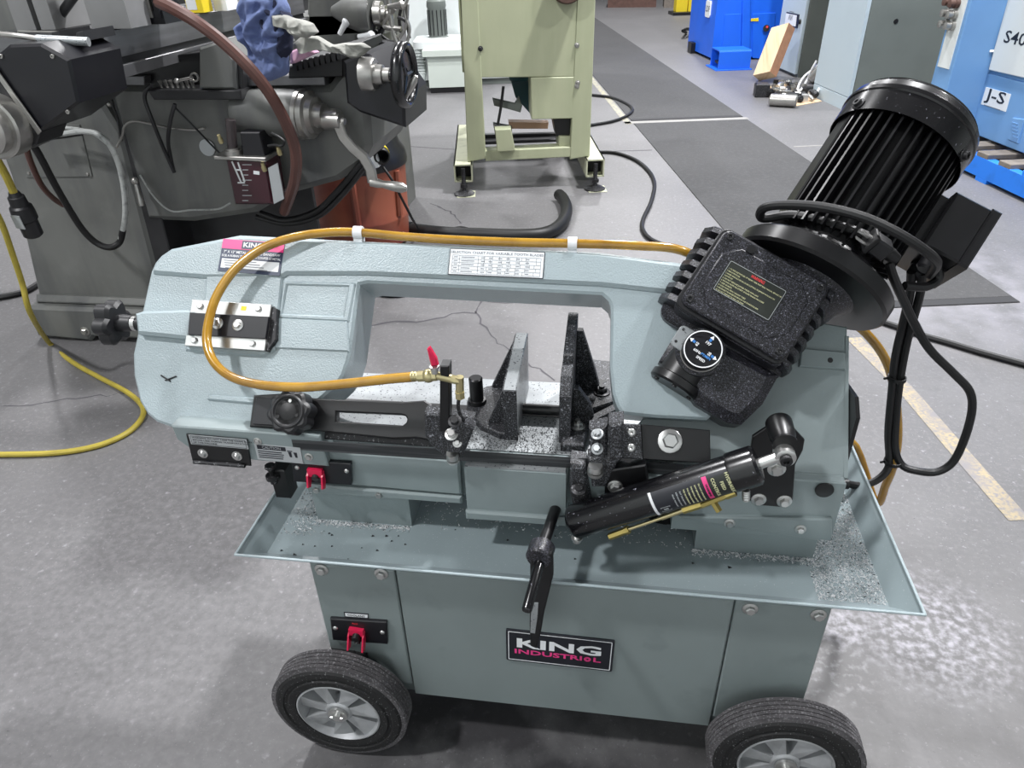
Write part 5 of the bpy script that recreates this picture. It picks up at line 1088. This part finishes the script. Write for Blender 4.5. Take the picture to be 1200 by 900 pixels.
mb = MB(); mb.lathe(pp-d*.06, d, [(0, .0365), (0, .039), (.03, .039), (.03, .0365)], 24, ring=True); mb.build('port_band', 'yellow', VAC)
F_ = FRONT(vc.y-.205); mp('info_label', 'paper', F_, [(416, 192), (440, 182), (444, 196), (418, 204)], -.03, .003, .0, par=VAC)
mp('info_label', 'paper', F_, [(439, 168), (447, 165), (449, 171), (441, 173)], -.03, .003, .0, par=VAC)
mb = MB(); mb.tube([YP(449, 196, vc.y-.23), YP(460, 212, vc.y-.24), YP(472, 235, vc.y-.22), YP(484, 258, vc.y-.15), ZP(492, 272, .02)], .006, 8); mb.build('power_lead', 'rubber', VAC)
hs = [ZP(*q, .034) for q in ((478, 268), (500, 271), (530, 273.5), (570, 275), (610, 276), (640, 273), (658, 262), (664, 246), (660, 233), (655, 228))]
mb = MB(); mb.tube(hs, .031, 16); mb.build('hose', 'rubber', VAC)
mb = MB(); mb.lathe(hs[0], hs[0]-hs[1], [(-.02, .036), (.05, .037), (.055, .03), (.055, .026)], 20); mb.build('hose_cuff', 'plastic', VAC)

# ------------------------------------------------------------------ sage green machine
FS = HF(3.42)
SG = thing('shop_machine', hp(.15, 3.8), 'pale sage green machine on four levelling feet with an open base, behind the saw', 'machine')
def sg(name, pts, w0, w1, m='sage', b=.004, par=SG, F=FS, lab=None): return mp(name, m, F, pts, w0, w1, b, par=par, lab=lab)
sg('upright', [(538, -60), (557, -60), (569.5, 186), (548, 190)], -.14, 0)
sg('upright', [(679, -60), (700, -60), (691, 183), (668, 187)], -.14, 0)
FPn = sg('front_panel', [(553, -60), (682, -60), (677, 90), (560, 91)], -.05, -.004)
for q in ((563, 57), (676, 53), (677, 97), (676, 101)):
    mb = MB(); mb.bolt(FS.at(*q, 0), -HH, .009); mb.build('bolt', 'silver' if q[0] > 600 else 'iron', FPn)
sg('lower_rail', [(568, 177), (670, 172), (669, 184), (569, 189)], -.10, -.003)
sg('guard_box', [(622, 91), (673, 90), (672, 139), (623, 140)], -.25, .0)
sg('side_rail', [(655, 160), (669, 160), (668, 176), (655, 176)], -.2, -.03)
for x0, x1 in (((548, 185), (560, 185)), ((670, 180), (690, 180))): pass
def hbox(name, g0, g1, h0, h1, z0, z1, m, par, b=.004, lab=None):
    mb = MB(); mb.box(g0, g1, h0, h1, z0, z1, HALL, b=b); return mb.build(name, m, par, smooth=0, label=lab)
gl = FS.px(547, 190)[0]; gr = FS.px(692, 184)[0]; zf = FS.px(547, 190)[1]
zpan = FS.px(560, 89)[1]
hbox('side_panel', gl+.002, gl+.012, 3.56, 4.25, zpan, FS.px(620, -60)[1], 'sage', SG, .001); hbox('side_panel', gr-.012, gr-.002, 3.56, 4.25, zpan, FS.px(620, -60)[1], 'sage', SG, .001)
hbox('back_panel', gl+.01, gr-.01, 4.25, 4.26, zpan, FS.px(620, -60)[1], 'sage', SG, .001); hbox('top_plate', gl-.01, gr+.01, 3.40, 4.38, FS.px(620, -60)[1], FS.px(620, -60)[1]+.02, 'sage', SG, .003)
zt9 = FS.px(620, -60)[1]
hbox('rear_upright', gl, gl+.07, 4.26, 4.36, .1, zt9, 'sage', SG); hbox('rear_upright', gr-.07, gr, 4.26, 4.36, .1, zt9, 'sage', SG)
hbox('rear_tray', gl+.05, gr-.05, 4.1, 4.3, .10, .12, 'milldark', SG)
for s_, g0 in ((-1, gl-.075), (1, gr-.03)):
    g1 = g0+.105; z1 = zf+.0
    mb = MB(); mb.box(g0, g1, 3.37, 4.4, z1-.008, z1, HALL); mb.box(g0, g1, 3.37, 4.4, z1-.10, z1-.092, HALL); mb.box(g0, g0+.008, 3.37, 4.4, z1-.1, z1, HALL); mb.box(g1-.008, g1, 3.37, 4.4, z1-.1, z1, HALL)
    ch_ = mb.build('foot_channel', 'sagelight', SG, smooth=0)
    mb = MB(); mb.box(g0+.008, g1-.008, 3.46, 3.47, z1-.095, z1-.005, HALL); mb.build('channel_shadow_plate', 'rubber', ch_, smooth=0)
    for h_ in (3.36, 4.34):
        c = hp((g0+g1)/2, h_); mb = MB(); mb.lathe(c, (0, 0, 1), [(.0, .058), (.008, .06), (.016, .045), (.022, .016), (.03, .012), (z1-.02, .012), (z1-.02, .0)], 24); mb.lathe(c+V3((0, 0, z1-.125)), (0, 0, 1), [(0, .022), (.018, .022)], 6); mb.build('levelling_foot', 'iron', SG)
        mb = MB(); mb.box(g0+.01, g1+.01, h_-.06, h_+.06, 0, .003, HALL); mb.build('shim', 'sagelight', SG, smooth=0)
# pedal, linkage and motor inside the open base
sg('pedal_link', [(578, 101), (581, 101), (586, 80)], -.3, -.25, 'black', 0) if False else None
mb = MB(); mb.tube([FS.at(590, 101, -.12), FS.at(587, 125, -.10), FS.at(583, 148, -.07)], .008, 8); mb.build('link_rod', 'black', SG)
sg('link_plate', [(577, 115), (603, 121), (608, 113), (612, 124), (610, 132), (596, 128), (579, 124)], -.16, -.14, 'cabside')
sg('treadle', [(580, 152), (599, 151), (604, 177), (583, 178)], -.05, .035, 'sage')
sg('treadle_block', [(578, 146), (600, 150), (600, 160), (581, 162)], -.12, -.05, 'iron')
mb = MB(); c = FS.at(613, 95, -.35); mb.cyl(c+V3((-.07, 0, .12)), c+V3((.22, 0, .12)), .12, n=28); mb.build('drive_motor', 'teal', SG, label='teal electric motor')
mb = MB(); mb.prism(FS, FS.pts([(596, 85), (622, 85), (622, 134), (604, 114)], -.35), -.5, -.35, b=.004); mb.build('motor_guard', 'teal', SG, smooth=0)
sg('timber_packing', [(596, 143), (643, 144), (642, 151), (597, 151)], -.5, -.42, 'rust', .002)
sg('cross_rail', [(568, 158), (655, 156), (655, 164), (568, 166)], -.8, -.76, 'black', .002)
sg('control_box', [(648, 139), (670, 139), (670, 160), (652, 160)], -.25, -.06, 'black', .003)
mb = MB(); c = FS.at(665, -18, .06); mb.lathe(c, -HH, [(-.06, .085), (.0, .088), (.02, .08), (.02, .0)], 36); mb.build('foot_wheel', 'brown', SG, label='brown round wheel at the top of the front panel')

# ------------------------------------------------------------------ pale machines behind
t = thing('white_cabinet', hp(-.55, 7.3), 'plain off-white machine enclosure standing behind the dust collector', 'cabinet')
Fw = HF(7.0); a_, b_ = Fw.px(478, 60)[0], Fw.px(604, 60)[0]
hbox('enclosure', a_, b_, 7.0, 7.9, .06, 2.1, 'offwhite', t, .01); hbox('plinth', a_+.03, b_-.03, 7.03, 7.9, 0, .06, 'cabside', t)
Fd = HF(6.62); t = thing('dust_collector', hp(-.55, 6.8), 'small pale dust collector with motor on top and corrugated duct', 'dust collector')
a_, b_ = Fd.px(503, 100)[0], Fd.px(556, 100)[0]
zt_ = Fd.px(500, 62)[1]
hbox('bin', a_, b_, 6.62, 7.0-.02, .05, zt_, 'palegrey', t, .006); hbox('bin_base', a_+.01, b_-.01, 6.63, 6.95, 0, .05, 'black', t)
hbox('bin_rim', a_-.04, b_+.02, 6.58, 6.97, zt_-.03, zt_+.03, 'palegrey', t, .008)
zl = Fd.px(500, 50)[1]
mb = MB(); mb.prism(HALL, rrect(a_-.13, b_, 6.64, 6.96, .1, 5), zt_+.03, zl+.03, b=.03); mb.build('blower_hood', 'offwhite', t)
mc = Fd.at(514, 46, -.15); mb = MB(); mb.lathe(V3((mc.x, mc.y, zl+.03)), (0, 0, 1), [(0, .10), (.01, .085), (.24, .085), (.26, .092), (.30, .088), (.33, .06), (.33, 0)], 28); mb.build('blower_motor', 'cabside', t)
for k in range(14):
    a = 2*math.pi*k/14; d = V3((math.cos(a), math.sin(a), 0)); mb = MB(); mb.cyl(V3((mc.x, mc.y, zl+.05))+d*.088, V3((mc.x, mc.y, zl+.26))+d*.088, .004, n=6); mb.build('cooling_fin', 'mblack', t)
dl_ = [Fd.at(491, 58, -.1), Fd.at(492, 72, -.1), Fd.at(493, 86, -.08), Fd.at(490, 97, -.04), Fd.at(480, 101, .0)]
mb = MB(); mb.tube(dl_, .055, 18); mb.build('duct', 'duct', t)
for k in range(9):
    p = dl_[0].lerp(dl_[2], k/8); mb = MB(); mb.lathe(p, dl_[2]-dl_[0], [(-.006, .054), (0, .061), (.006, .054)], 18); mb.build('duct_ring', 'duct', t)

# ------------------------------------------------------------------ floor cables
def lay(name, L, r_, m, label, cat='cable', z=None):
    o = MB().tube([ZP(q[0], q[1], r_) for q in L], r_, 8).build(name, m); tag(o, label, cat); ctr(o); return o
lay('floor_cable', [(690, 111), (715, 114), (733, 121), (741, 128), (736, 135), (718, 142), (690, 147)], .012, 'rubber', 'black cable looping on the floor at the right of the sage machine')
lay('floor_cable', [(690, 178), (720, 179), (744, 187), (760, 200), (767, 215), (763, 236), (754, 256), (753, 268), (762, 280), (785, 290)], .011, 'rubber', 'long grey-black cable snaking over the floor below the mats')
lay('floor_cable', [(1005, 368), (1040, 379), (1075, 391), (1110, 401), (1150, 413), (1205, 428)], .011, 'rubber', 'dark cable crossing the floor to the right of the saw')
lay('floor_cable', [(522, 276), (528, 269), (540, 266), (552, 269), (566, 277), (585, 279)], .005, 'rubber', 'thin black lead looped over the vacuum hose', z=.07)
lay('floor_cable', [(-12, 350), (12, 346), (30, 341), (47, 331), (60, 325)], .013, 'rubber', 'thick black cable on the floor at the far left')
lay('floor_cable', [(436, 342), (452, 346), (470, 346), (490, 341)], .008, 'rubber', 'black lead on the floor seen through the saw arm opening')
EC = thing('extension_cord', ZP(150, 500), 'yellow extension cord with a grey coupling at the left', 'extension cord')
r_ = .0085
mb = MB(); mb.tube([YP(-14, 232, 1.02), YP(2, 262, 1.03), YP(14, 296, 1.05), YP(26, 332, 1.07), YP(36, 368, 1.08)]+[ZP(*q, r_) for q in ((58, 402), (86, 425), (118, 443), (148, 459), (166, 475), (166, 490), (148, 508), (112, 523), (62, 531), (-10, 533))], r_, 10); mb.build('cord', 'cord', EC)
mb = MB(); mb.tube([YP(-14, 170, 1.05), YP(0, 193, 1.06), YP(9, 210, 1.07), YP(18, 230, 1.08)], .0105, 10); mb.build('cord', 'cord', EC)
p0, p1 = YP(16, 225, 1.08), YP(40, 276, 1.10); d = (p1-p0).normalized()
mb = MB(); mb.lathe(p0, d, [(0, .014), (.012, .018), (.014, .022), (.04, .024), (.045, .03), (.06, .032), (.085, .032), (.09, .027), (.135, .027), (.14, .022), (.14, 0)], 20); CO = mb.build('coupling', 'plastic', EC, label='grey-brown cord coupling')
q_ = p0+d*.07; mb = MB(); mb.box(-.012, .03, -.014, .014, .0315, .034, Frame(q_, d, d.cross(V3((0, -1, .2))).normalized()*-1)); mb.build('coupling_label', 'silverlab', CO, smooth=0)

# ------------------------------------------------------------------ right side of the aisle
def GH(px, py, z=0.):
    p = ZP(px, py, z); return (p.dot(HG), p.dot(HH))
# bright blue machine
A_ = GH(812.5, 62); B_ = GH(833, 71.5)
t = thing('blue_press', hp(B_[0], A_[1]), 'bright blue machine with a small white badge at the far right of the aisle', 'machine')
FE = HF(B_[1]); gR = FE.px(912, 60)[0]
mb = MB(); g_a = A_[0]; mb.prism(HALL, [(B_[0], B_[1]), (gR, B_[1]), (gR, A_[1]+.3), (g_a, A_[1]+.3), (g_a, A_[1])], .03, 2.0, b=.01); mb.build('machine_body', 'blue', t, smooth=0)
mp('corner_post', 'blue', FE, [(871, -20), (880, -20), (879, 71), (869, 71)], 0, .03, .006, par=t)
mp('inset_panel', 'blue', FE, [(882, 16), (909, 15), (904, 70), (882, 68)], 0, .012, .003, par=t)
mp('inset_panel', 'blue', FE, [(849, 17), (869, 16), (868, 68), (846, 70)], 0, .01, .003, par=t)
mp('warning_plate', 'yellow', FE, [(880, 22), (889, 21), (889, 25), (880, 25)], .012, .018, .001, par=t)
mb = MB(); mb.cyl(FE.at(898, 33, .01), FE.at(898, 33, .05), .035, n=16); mb.build('power_switch', 'black', t)
mb = MB(); mb.cyl(FE.at(899, 31.5, .05), FE.at(899, 31.5, .06), .012, n=10); mb.build('switch_knob', 'redprint', t)
va = V3((B_[0]-A_[0], B_[1]-A_[1], 0)); fu = (HG*va.x+HH*va.y).normalized(); FA_ = Frame(hp(*A_), fu, (0, 0, 1))
u, v = FA_.px(830.5, 10.5); mb = MB(); mb.prism(FA_, rrect(u-.085, u+.085, v-.085, v+.085, .03, 4), .0, .012, b=.002); BD = mb.build('badge', 'clip', t, smooth=0)
text(FA_, 'LDF', u, v, .085, 'greyink', BD, .013, bold=.02)
hbox('levelling_foot', A_[0]-.05, A_[0]+.06, A_[1]-.06, A_[1]+.1, 0, .12, 'black', t); hbox('levelling_foot', gR-.2, gR-.1, B_[1]+.02, B_[1]+.15, 0, .03, 'black', t)
# its foot pedal
C_ = GH(841, 83); D_ = GH(881, 83)
t = thing('foot_pedal', hp(C_[0]+.15, C_[1]+.1), 'bright blue hooded foot pedal on the floor in front of the blue machine', 'foot pedal')
Fp = HF(C_[1]); zt_ = Fp.px(842, 61)[1]; g0, g1 = C_[0], D_[0]
hbox('base_plate', g0-.03, g1+.02, C_[1]-.02, C_[1]+.36, .0, .012, 'blue', t, .002)
hbox('front_shell', g0, g1, C_[1], C_[1]+.012, .012, zt_, 'blue', t, .003)
mb = MB(); mb.prism(Frame(hp(g0, C_[1]), HH, (0, 0, 1)), [(0, zt_-.012), (.02, zt_+.012), (.30, zt_+.012), (.30, zt_), (.025, zt_)], 0, (g1-g0), b=.002); mb.build('hood', 'blue', t, smooth=0)
hbox('back_shell', g0, g1, C_[1]+.29, C_[1]+.30, .012, zt_, 'blue', t, .002)
hbox('treadle', g0+.03, g1-.03, C_[1]+.06, C_[1]+.24, .05, .075, 'iron', t, .003)
# electrical cabinets
E_ = GH(931, 91); gA = E_[0]
t = thing('electrical_cabinet', hp(gA+.2, E_[1]+.2), 'narrow grey electrical cabinet with a framed data plate, behind the leaning timber block', 'cabinet')
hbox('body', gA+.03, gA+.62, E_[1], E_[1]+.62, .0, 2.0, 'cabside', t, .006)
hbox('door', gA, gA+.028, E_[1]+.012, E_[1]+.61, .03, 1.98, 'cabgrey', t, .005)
FGc = GF(gA); mp('data_plate', 'ink', FGc, [(921.5, 14), (936, 17), (934, 33), (919.5, 29)], .001, .01, .001, par=t)
pq_ = FGc.pts([(922.5, 15.5), (935, 18), (933.5, 31), (921, 28)]); mb = MB(); mb.prism(FGc, pq_, .01, .013); DP = mb.build('plate_face', 'paper', t, smooth=0)
cu = (sum(p[0] for p in pq_)/4, sum(p[1] for p in pq_)/4); strips(FGc, [(cu[0]-.06, cu[0]+.06, cu[1]-.045-.022*k, cu[1]-.045-.022*k) for k in range(2)]+[(cu[0]-.06, cu[0]+.06, cu[1]+.07, cu[1]+.07)]+[(cu[0]-.055+.03*k, cu[0]-.045+.03*k, cu[1]-.005, cu[1]+.045) for k in range(4)]+[(cu[0]-.05+.03*k, cu[0]-.03+.03*k, cu[1]+.045*(k % 2), cu[1]+.04*(1-k % 2)) for k in range(3)], .007, .0135, 'greyink', DP)
mb = MB(); mb.lathe(FGc.at(938, 25.5, .0), -HG, [(0, .022), (.02, .02), (.022, .0)], 16); mb.build('door_lock', 'rubber', t)
I_ = GH(991, 130.5); J_ = GH(966, 112)
gB = I_[0]
t = thing('electrical_cabinet', hp(gB+.2, I_[1]+.2), 'wide plain grey electrical cabinet with a dark end, nearest the black motor', 'cabinet')
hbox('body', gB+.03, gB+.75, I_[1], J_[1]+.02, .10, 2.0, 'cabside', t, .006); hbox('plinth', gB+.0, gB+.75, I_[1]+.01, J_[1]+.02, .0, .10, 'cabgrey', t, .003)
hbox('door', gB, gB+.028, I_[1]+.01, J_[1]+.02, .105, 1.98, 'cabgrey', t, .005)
FI = HF(I_[1]); mb = MB(); mb.lathe(FI.at(1050, 25, .001), -HH, [(0, .018), (.004, .016), (.005, 0)], 14); mb.build('cable_hole', 'rubber', t)
# leaning timber block
b0_, b1_ = ZP(881.5, 95.5), ZP(898, 99.5); lean = HG*.16; up_ = V3((0, 0, .47))
t0_ = GF(b0_.dot(HG)+.2).at(903, 40); 
axis = (t0_-b0_); wv = (b1_-b0_); wv = (wv-axis*(wv.dot(axis)/axis.length_squared)); nv = axis.cross(wv).normalized(); nv = nv if nv.dot(HG) > 0 else -nv
mb = MB(); vs = [b0_, b0_+wv, b0_+wv+nv*.10, b0_+nv*.10]; lift = max(0, -min(v.z for v in vs)); vs = [v+V3((0, 0, lift)) for v in vs]; vs += [v+axis for v in vs]
mb.add(vs, [(3, 2, 1, 0), (4, 5, 6, 7), (1, 2, 6, 5), (2, 3, 7, 6), (3, 0, 4, 7)]); mb.add([vs[i] for i in (0, 1, 5, 4)], [(0, 1, 2, 3)])
o = mb.build('timber_block', ['woodpale'], smooth=0); o.data.materials.append(M['woodend'])
for p in o.data.polygons:
    if abs(p.normal.dot(wv.normalized())) > .7: p.material_index = 1
tag(o, 'pale squared timber block leaning against the narrow grey cabinet', 'timber block'); ctr(o)
# scrap parts on a sheet of card
mb = MB(); pl4 = [ZP(*q, .0) for q in ((883, 106), (926, 126), (963, 119), (922, 97))]; mb.prism(WORLD, [(p.x, p.y) for p in pl4], .0005, .004); o = mb.build('card_sheet', 'woodpale', smooth=0); tag(o, 'thin sheet of pale card under the heap of metal parts', 'sheet'); ctr(o)
rr = random.Random(4); mats = ['iron', 'silver', 'milldark', 'steel', 'black', 'silver', 'iron']
spots = []
for k in range(3000):
    if len(spots) > 47: break
    u_, v_ = rr.random(), rr.random(); q = pl4[0].lerp(pl4[3], u_).lerp(pl4[1].lerp(pl4[2], u_), .08+.86*v_); r_ = rr.uniform(.015, .034)
    if all((q-s_[0]).length > .8*(r_+s_[2])+.016 for s_ in spots): spots.append((q, rr.uniform(0, 6.28), r_, rr.uniform(.05, .10), rr.random()))
tone = {'iron': 'dark grey', 'silver': 'dull silver', 'milldark': 'oily dark', 'steel': 'bright shiny', 'black': 'black'}
for k, (q, a, r_, L_, s_) in enumerate(spots):
    d = V3((math.cos(a), math.sin(a), 0)); c = V3((q.x, q.y, r_+.0045)); mb = MB()
    if s_ < .3: mb.lathe(c-d*L_/2, d, [(0, r_*.6), (L_*.2, r_*.6), (L_*.2, r_), (L_*.75, r_), (L_*.8, r_*.5), (L_, r_*.5)], 12); sh = 'stepped spindle'
    elif s_ < .5: mb.lathe(V3((q.x, q.y, .0045)), (0, 0, 1), [(0, r_), (r_, r_), (r_*1.1, r_*.7), (r_*2.4, r_*.7), (r_*2.4, 0)], 12); sh = 'upright collar'
    elif s_ < .75: mb.prism(Frame(V3((q.x, q.y, .0045)), d, V3((-d.y, d.x, 0))), [(-L_/2, -r_), (L_/2, -r_), (L_/2, r_*.5), (0, r_), (-L_/2, r_)], 0, r_*2, b=.004); sh = 'angular block'
    else: mb.lathe(c-d*L_/2, d+V3((0, 0, .35)), [(0, r_*.8), (.01, r_*.9), (L_*.6, r_*.9), (L_*.6, r_*.45), (L_, r_*.45)], 10); sh = 'tilted plug'
    o = mb.build('metal_part', mats[k % 7]); tag(o, 'small %s metal %s in the scrap heap beside the grey cabinets' % (tone[mats[k % 7]], sh), 'metal part', 'scrap metal parts on the card sheet'); ctr(o)
def big_part(name, mb, m, label): o = mb.build(name, m); tag(o, label, 'metal part'); ctr(o)
c = ZP(925, 118, .05); mb = MB(); d = (ZP(927, 118)-ZP(908, 117)).normalized(); mb.lathe(c-d*.16, d, [(0, .03), (.01, .048), (.21, .05), (.22, .04)], 18); big_part('metal_cylinder', mb, 'silver', 'grey metal cylinder lying at the front of the scrap heap')
c = ZP(893, 113, 0); mb = MB(); mb.box(c.x-.07, c.x+.05, c.y-.05, c.y+.06, .004, .11, b=.01); big_part('metal_block', mb, 'iron', 'dark square metal block at the left corner of the scrap heap')
c = ZP(953, 98, .0); mb = MB(); mb.lathe(c+V3((0, 0, .07)), V3((.5, -.2, .6)), [(-.06, .03), (-.04, .055), (.08, .075), (.09, .05)], 16); big_part('metal_cone', mb, 'steel', 'bright funnel-shaped metal part at the back of the scrap heap')
hA, hB = ZP(945, 104).dot(HH), ZP(955, 104).dot(HH)
o = MB().tube([HF(hA).at(957, 71), HF(hA).at(951, 82), HF(hA).at(945, 95), ZP(938, 106, .05), ZP(935, 103, .06), HF(hA).at(942, 90), HF(hB).at(957, 78), HF(ZP(966, 112).dot(HH)+.08).at(967, 70), HF(ZP(966, 112).dot(HH)+.08).at(964, 92), ZP(958, 108, .06)], .0095, 8).build('white_hose', 'clip'); tag(o, 'thin white hose with bent loops sticking up from the scrap heap', 'hose'); ctr(o)
# far end of the aisle
t = thing('yellow_stop_block', ZP(807, 17), 'small yellow block on a black base beyond the blue machine', 'block')
p = ZP(806, 17); hbx = (p.dot(HG), p.dot(HH)); hbox('base', hbx[0]-.3, hbx[0]+.2, hbx[1]-.15, hbx[1]+.25, 0, .05, 'black', t); hbox('block', hbx[0]-.22, hbx[0]-.02, hbx[1], hbx[1]+.2, .05, .32, 'yellow', t); hbox('block', hbx[0]-.0, hbx[0]+.16, hbx[1], hbx[1]+.2, .05, .24, 'yellow', t)
o = MB().tube([ZP(804, 38, .02), ZP(800, 36, .1), ZP(806, 34, .1), ZP(812, 36, .02)], .02, 8).build('floor_cable', 'rubber'); tag(o, 'small coil of black cable left of the blue machine', 'cable'); ctr(o)
p = ZP(742, 9); q = ZP(712, 9)
mb = MB(); mb.prism(WORLD, [(q.x, q.y), (p.x+.45, p.y), (p.x+.45, p.y+.9), (q.x, q.y+.9)], .0, .28, b=.08); o = mb.build('covered_pallet', 'brown'); tag(o, 'low brown wrapped load on the floor at the far end of the aisle', 'load'); ctr(o)
p = ZP(790, 9); mb = MB(); mb.box(p.x-.2, p.x+.6, p.y, p.y+.6, 0, .4, b=.01); o = mb.build('wooden_crate', 'woodgrey', smooth=0); tag(o, 'pale wooden crate behind the yellow block at the far end', 'crate'); ctr(o)

# light blue machining centre on a blue pallet
ZC = .16
K_ = GH(1199, 181, ZC); gC = K_[0]; FC2 = GF(gC)
CN = thing('machining_centre', hp(gC+.4, K_[1]), 'light blue and white machine with a lettered label, standing on a blue pallet', 'machine')
hn = FC2.px(1225, 190)[0]; hf = FC2.px(1141, 120)[0]        # u = -h
zs = FC2.px(1165, 88)[1]
def cnb(name, u0, u1, z0, z1, w0, w1, m, par=CN, b=.005): mb = MB(); mb.prism(FC2, [(u0, z0), (u1, z0), (u1, z1), (u0, z1)], w0, w1, b=b); return mb.build(name, m, par, smooth=0)
cnb('lower_body', hf, hn+.2, ZC+.005, zs, -.9, 0, 'cnc'); cnb('upper_body', hf-.05, hn+.2, zs, 2.1, -.9, -.01, 'cnc')
wp = mp('white_panel', 'offwhite', FC2, [(1184, -12), (1230, -4), (1215, 95), (1158, 82)], -.005, .012, .004, par=CN)
cu = FC2.px(1177, 42, .013); text(FC2, 'S40', cu[0], cu[1]-.005, .088, 'ink', wp, .0125, align='LEFT', xs=1.5, bold=.01)
text(FC2, 'S40', cu[0]-.075, cu[1], .115, 'ink', wp, .0123, align='LEFT', xs=1.35, bold=.03) if False else None
lb = FC2.pts([(1156, 102), (1185, 110.5), (1179, 131), (1150, 122)]); mb = MB(); mb.prism(FC2, lb, 0, .003); LBL = mb.build('lettered_label', 'paper', CN, smooth=0)
cu = (sum(p[0] for p in lb)/4, sum(p[1] for p in lb)/4+.012); lw_ = math.hypot(lb[1][0]-lb[0][0], lb[1][1]-lb[0][1])
text(FC2, 'J-S', cu[0], cu[1], .088, 'ink', LBL, .0035, fit=lw_*.78, bold=.012); strips(FC2, [(cu[0]-lw_*.38, cu[0]+lw_*.3, cu[1]-.058, cu[1]-.058)], .004, .0035, 'greyink', LBL)
mp('louvre_panel', 'cnc', FC2, [(1186, 138), (1200, 140), (1192, 168), (1180, 163)], 0, .01, .002, par=CN)
for k in range(5):
    a_ = FC2.px(1186, 144+k*4, .01); mb = MB(); mb.box(a_[0], a_[0]+.05, a_[1], a_[1]+.006, .008, .013, FC2); mb.build('louvre', 'cnc', CN, smooth=0)
mp('door_handle', 'clip', FC2, [(1155, 57), (1160, 58), (1160, 61), (1155, 60)], 0, .03, .002, par=CN)
# control pillar, nearer the aisle and further off
gP = gC-.22; FPp = GF(gP)
pu0, pu1 = FPp.px(1117, 0)[0]-.02, FPp.px(1131, 20)[0]
uu0 = FPp.px(1094, 85)[0]; uu1 = FPp.px(1113, 92)[0]
mb = MB(); mb.prism(FPp, [(uu0, ZC+.006), (uu1, ZC+.006), (uu1, 1.9), (uu0, 1.9)], -.5, 0, b=.005); PI_ = mb.build('control_pillar', 'cnc', CN, smooth=0)
z0_ = FPp.px(1104, 79)[1]; mb = MB(); mb.prism(FPp, [(uu0+.03, z0_), (uu1-.03, z0_), (uu1-.03, 1.88), (uu0+.03, 1.88)], 0, .006, b=.001); mb.build('control_panel', 'offwhite', PI_, smooth=0)
for ky, m in ((3, 'brown'), (16, 'silver'), (29, 'silver')):
    for dx in (-3.5, 3.5):
        c = FPp.at(1120-ky*.21+dx, ky+dx*.3, .006); mb = MB(); mb.lathe(c, -HG, [(0, .026), (.02, .026), (.022, .02), (.05, .02), (.052, .0)], 16); mb.build('control_knob', m, PI_)
o = MB().tube([FC2.at(1147, -8, .05), FC2.at(1150, 4, .05), FC2.at(1158, 9, .05), FC2.at(1168, 9, .05)], .011, 8).build('white_lead', 'clip', CN)
# pallet
PT = thing('pallet', hp(gC+.2, K_[1]), 'bright blue wooden pallet under the light blue machine', 'pallet')
h_near = K_[1]-.55; h_far = -hf+.1
for k in range(7):
    h_ = h_near+k*.20; hbox('deck_board', gC-.16, gC+.9, h_, h_+.10, .125, .15, 'palletblue' if k < 2 else 'woodgrey', PT, .003, lab=None)
for g_ in (gC-.16, gC+.33, gC+.8): hbox('stringer', g_, g_+.05, h_near, h_far, .022, .125, 'palletblue', PT, .003)
for k in range(3): hbox('bottom_board', gC-.16, gC+.9, h_near+k*.55, h_near+k*.55+.1, 0, .022, 'palletblue', PT, .003)
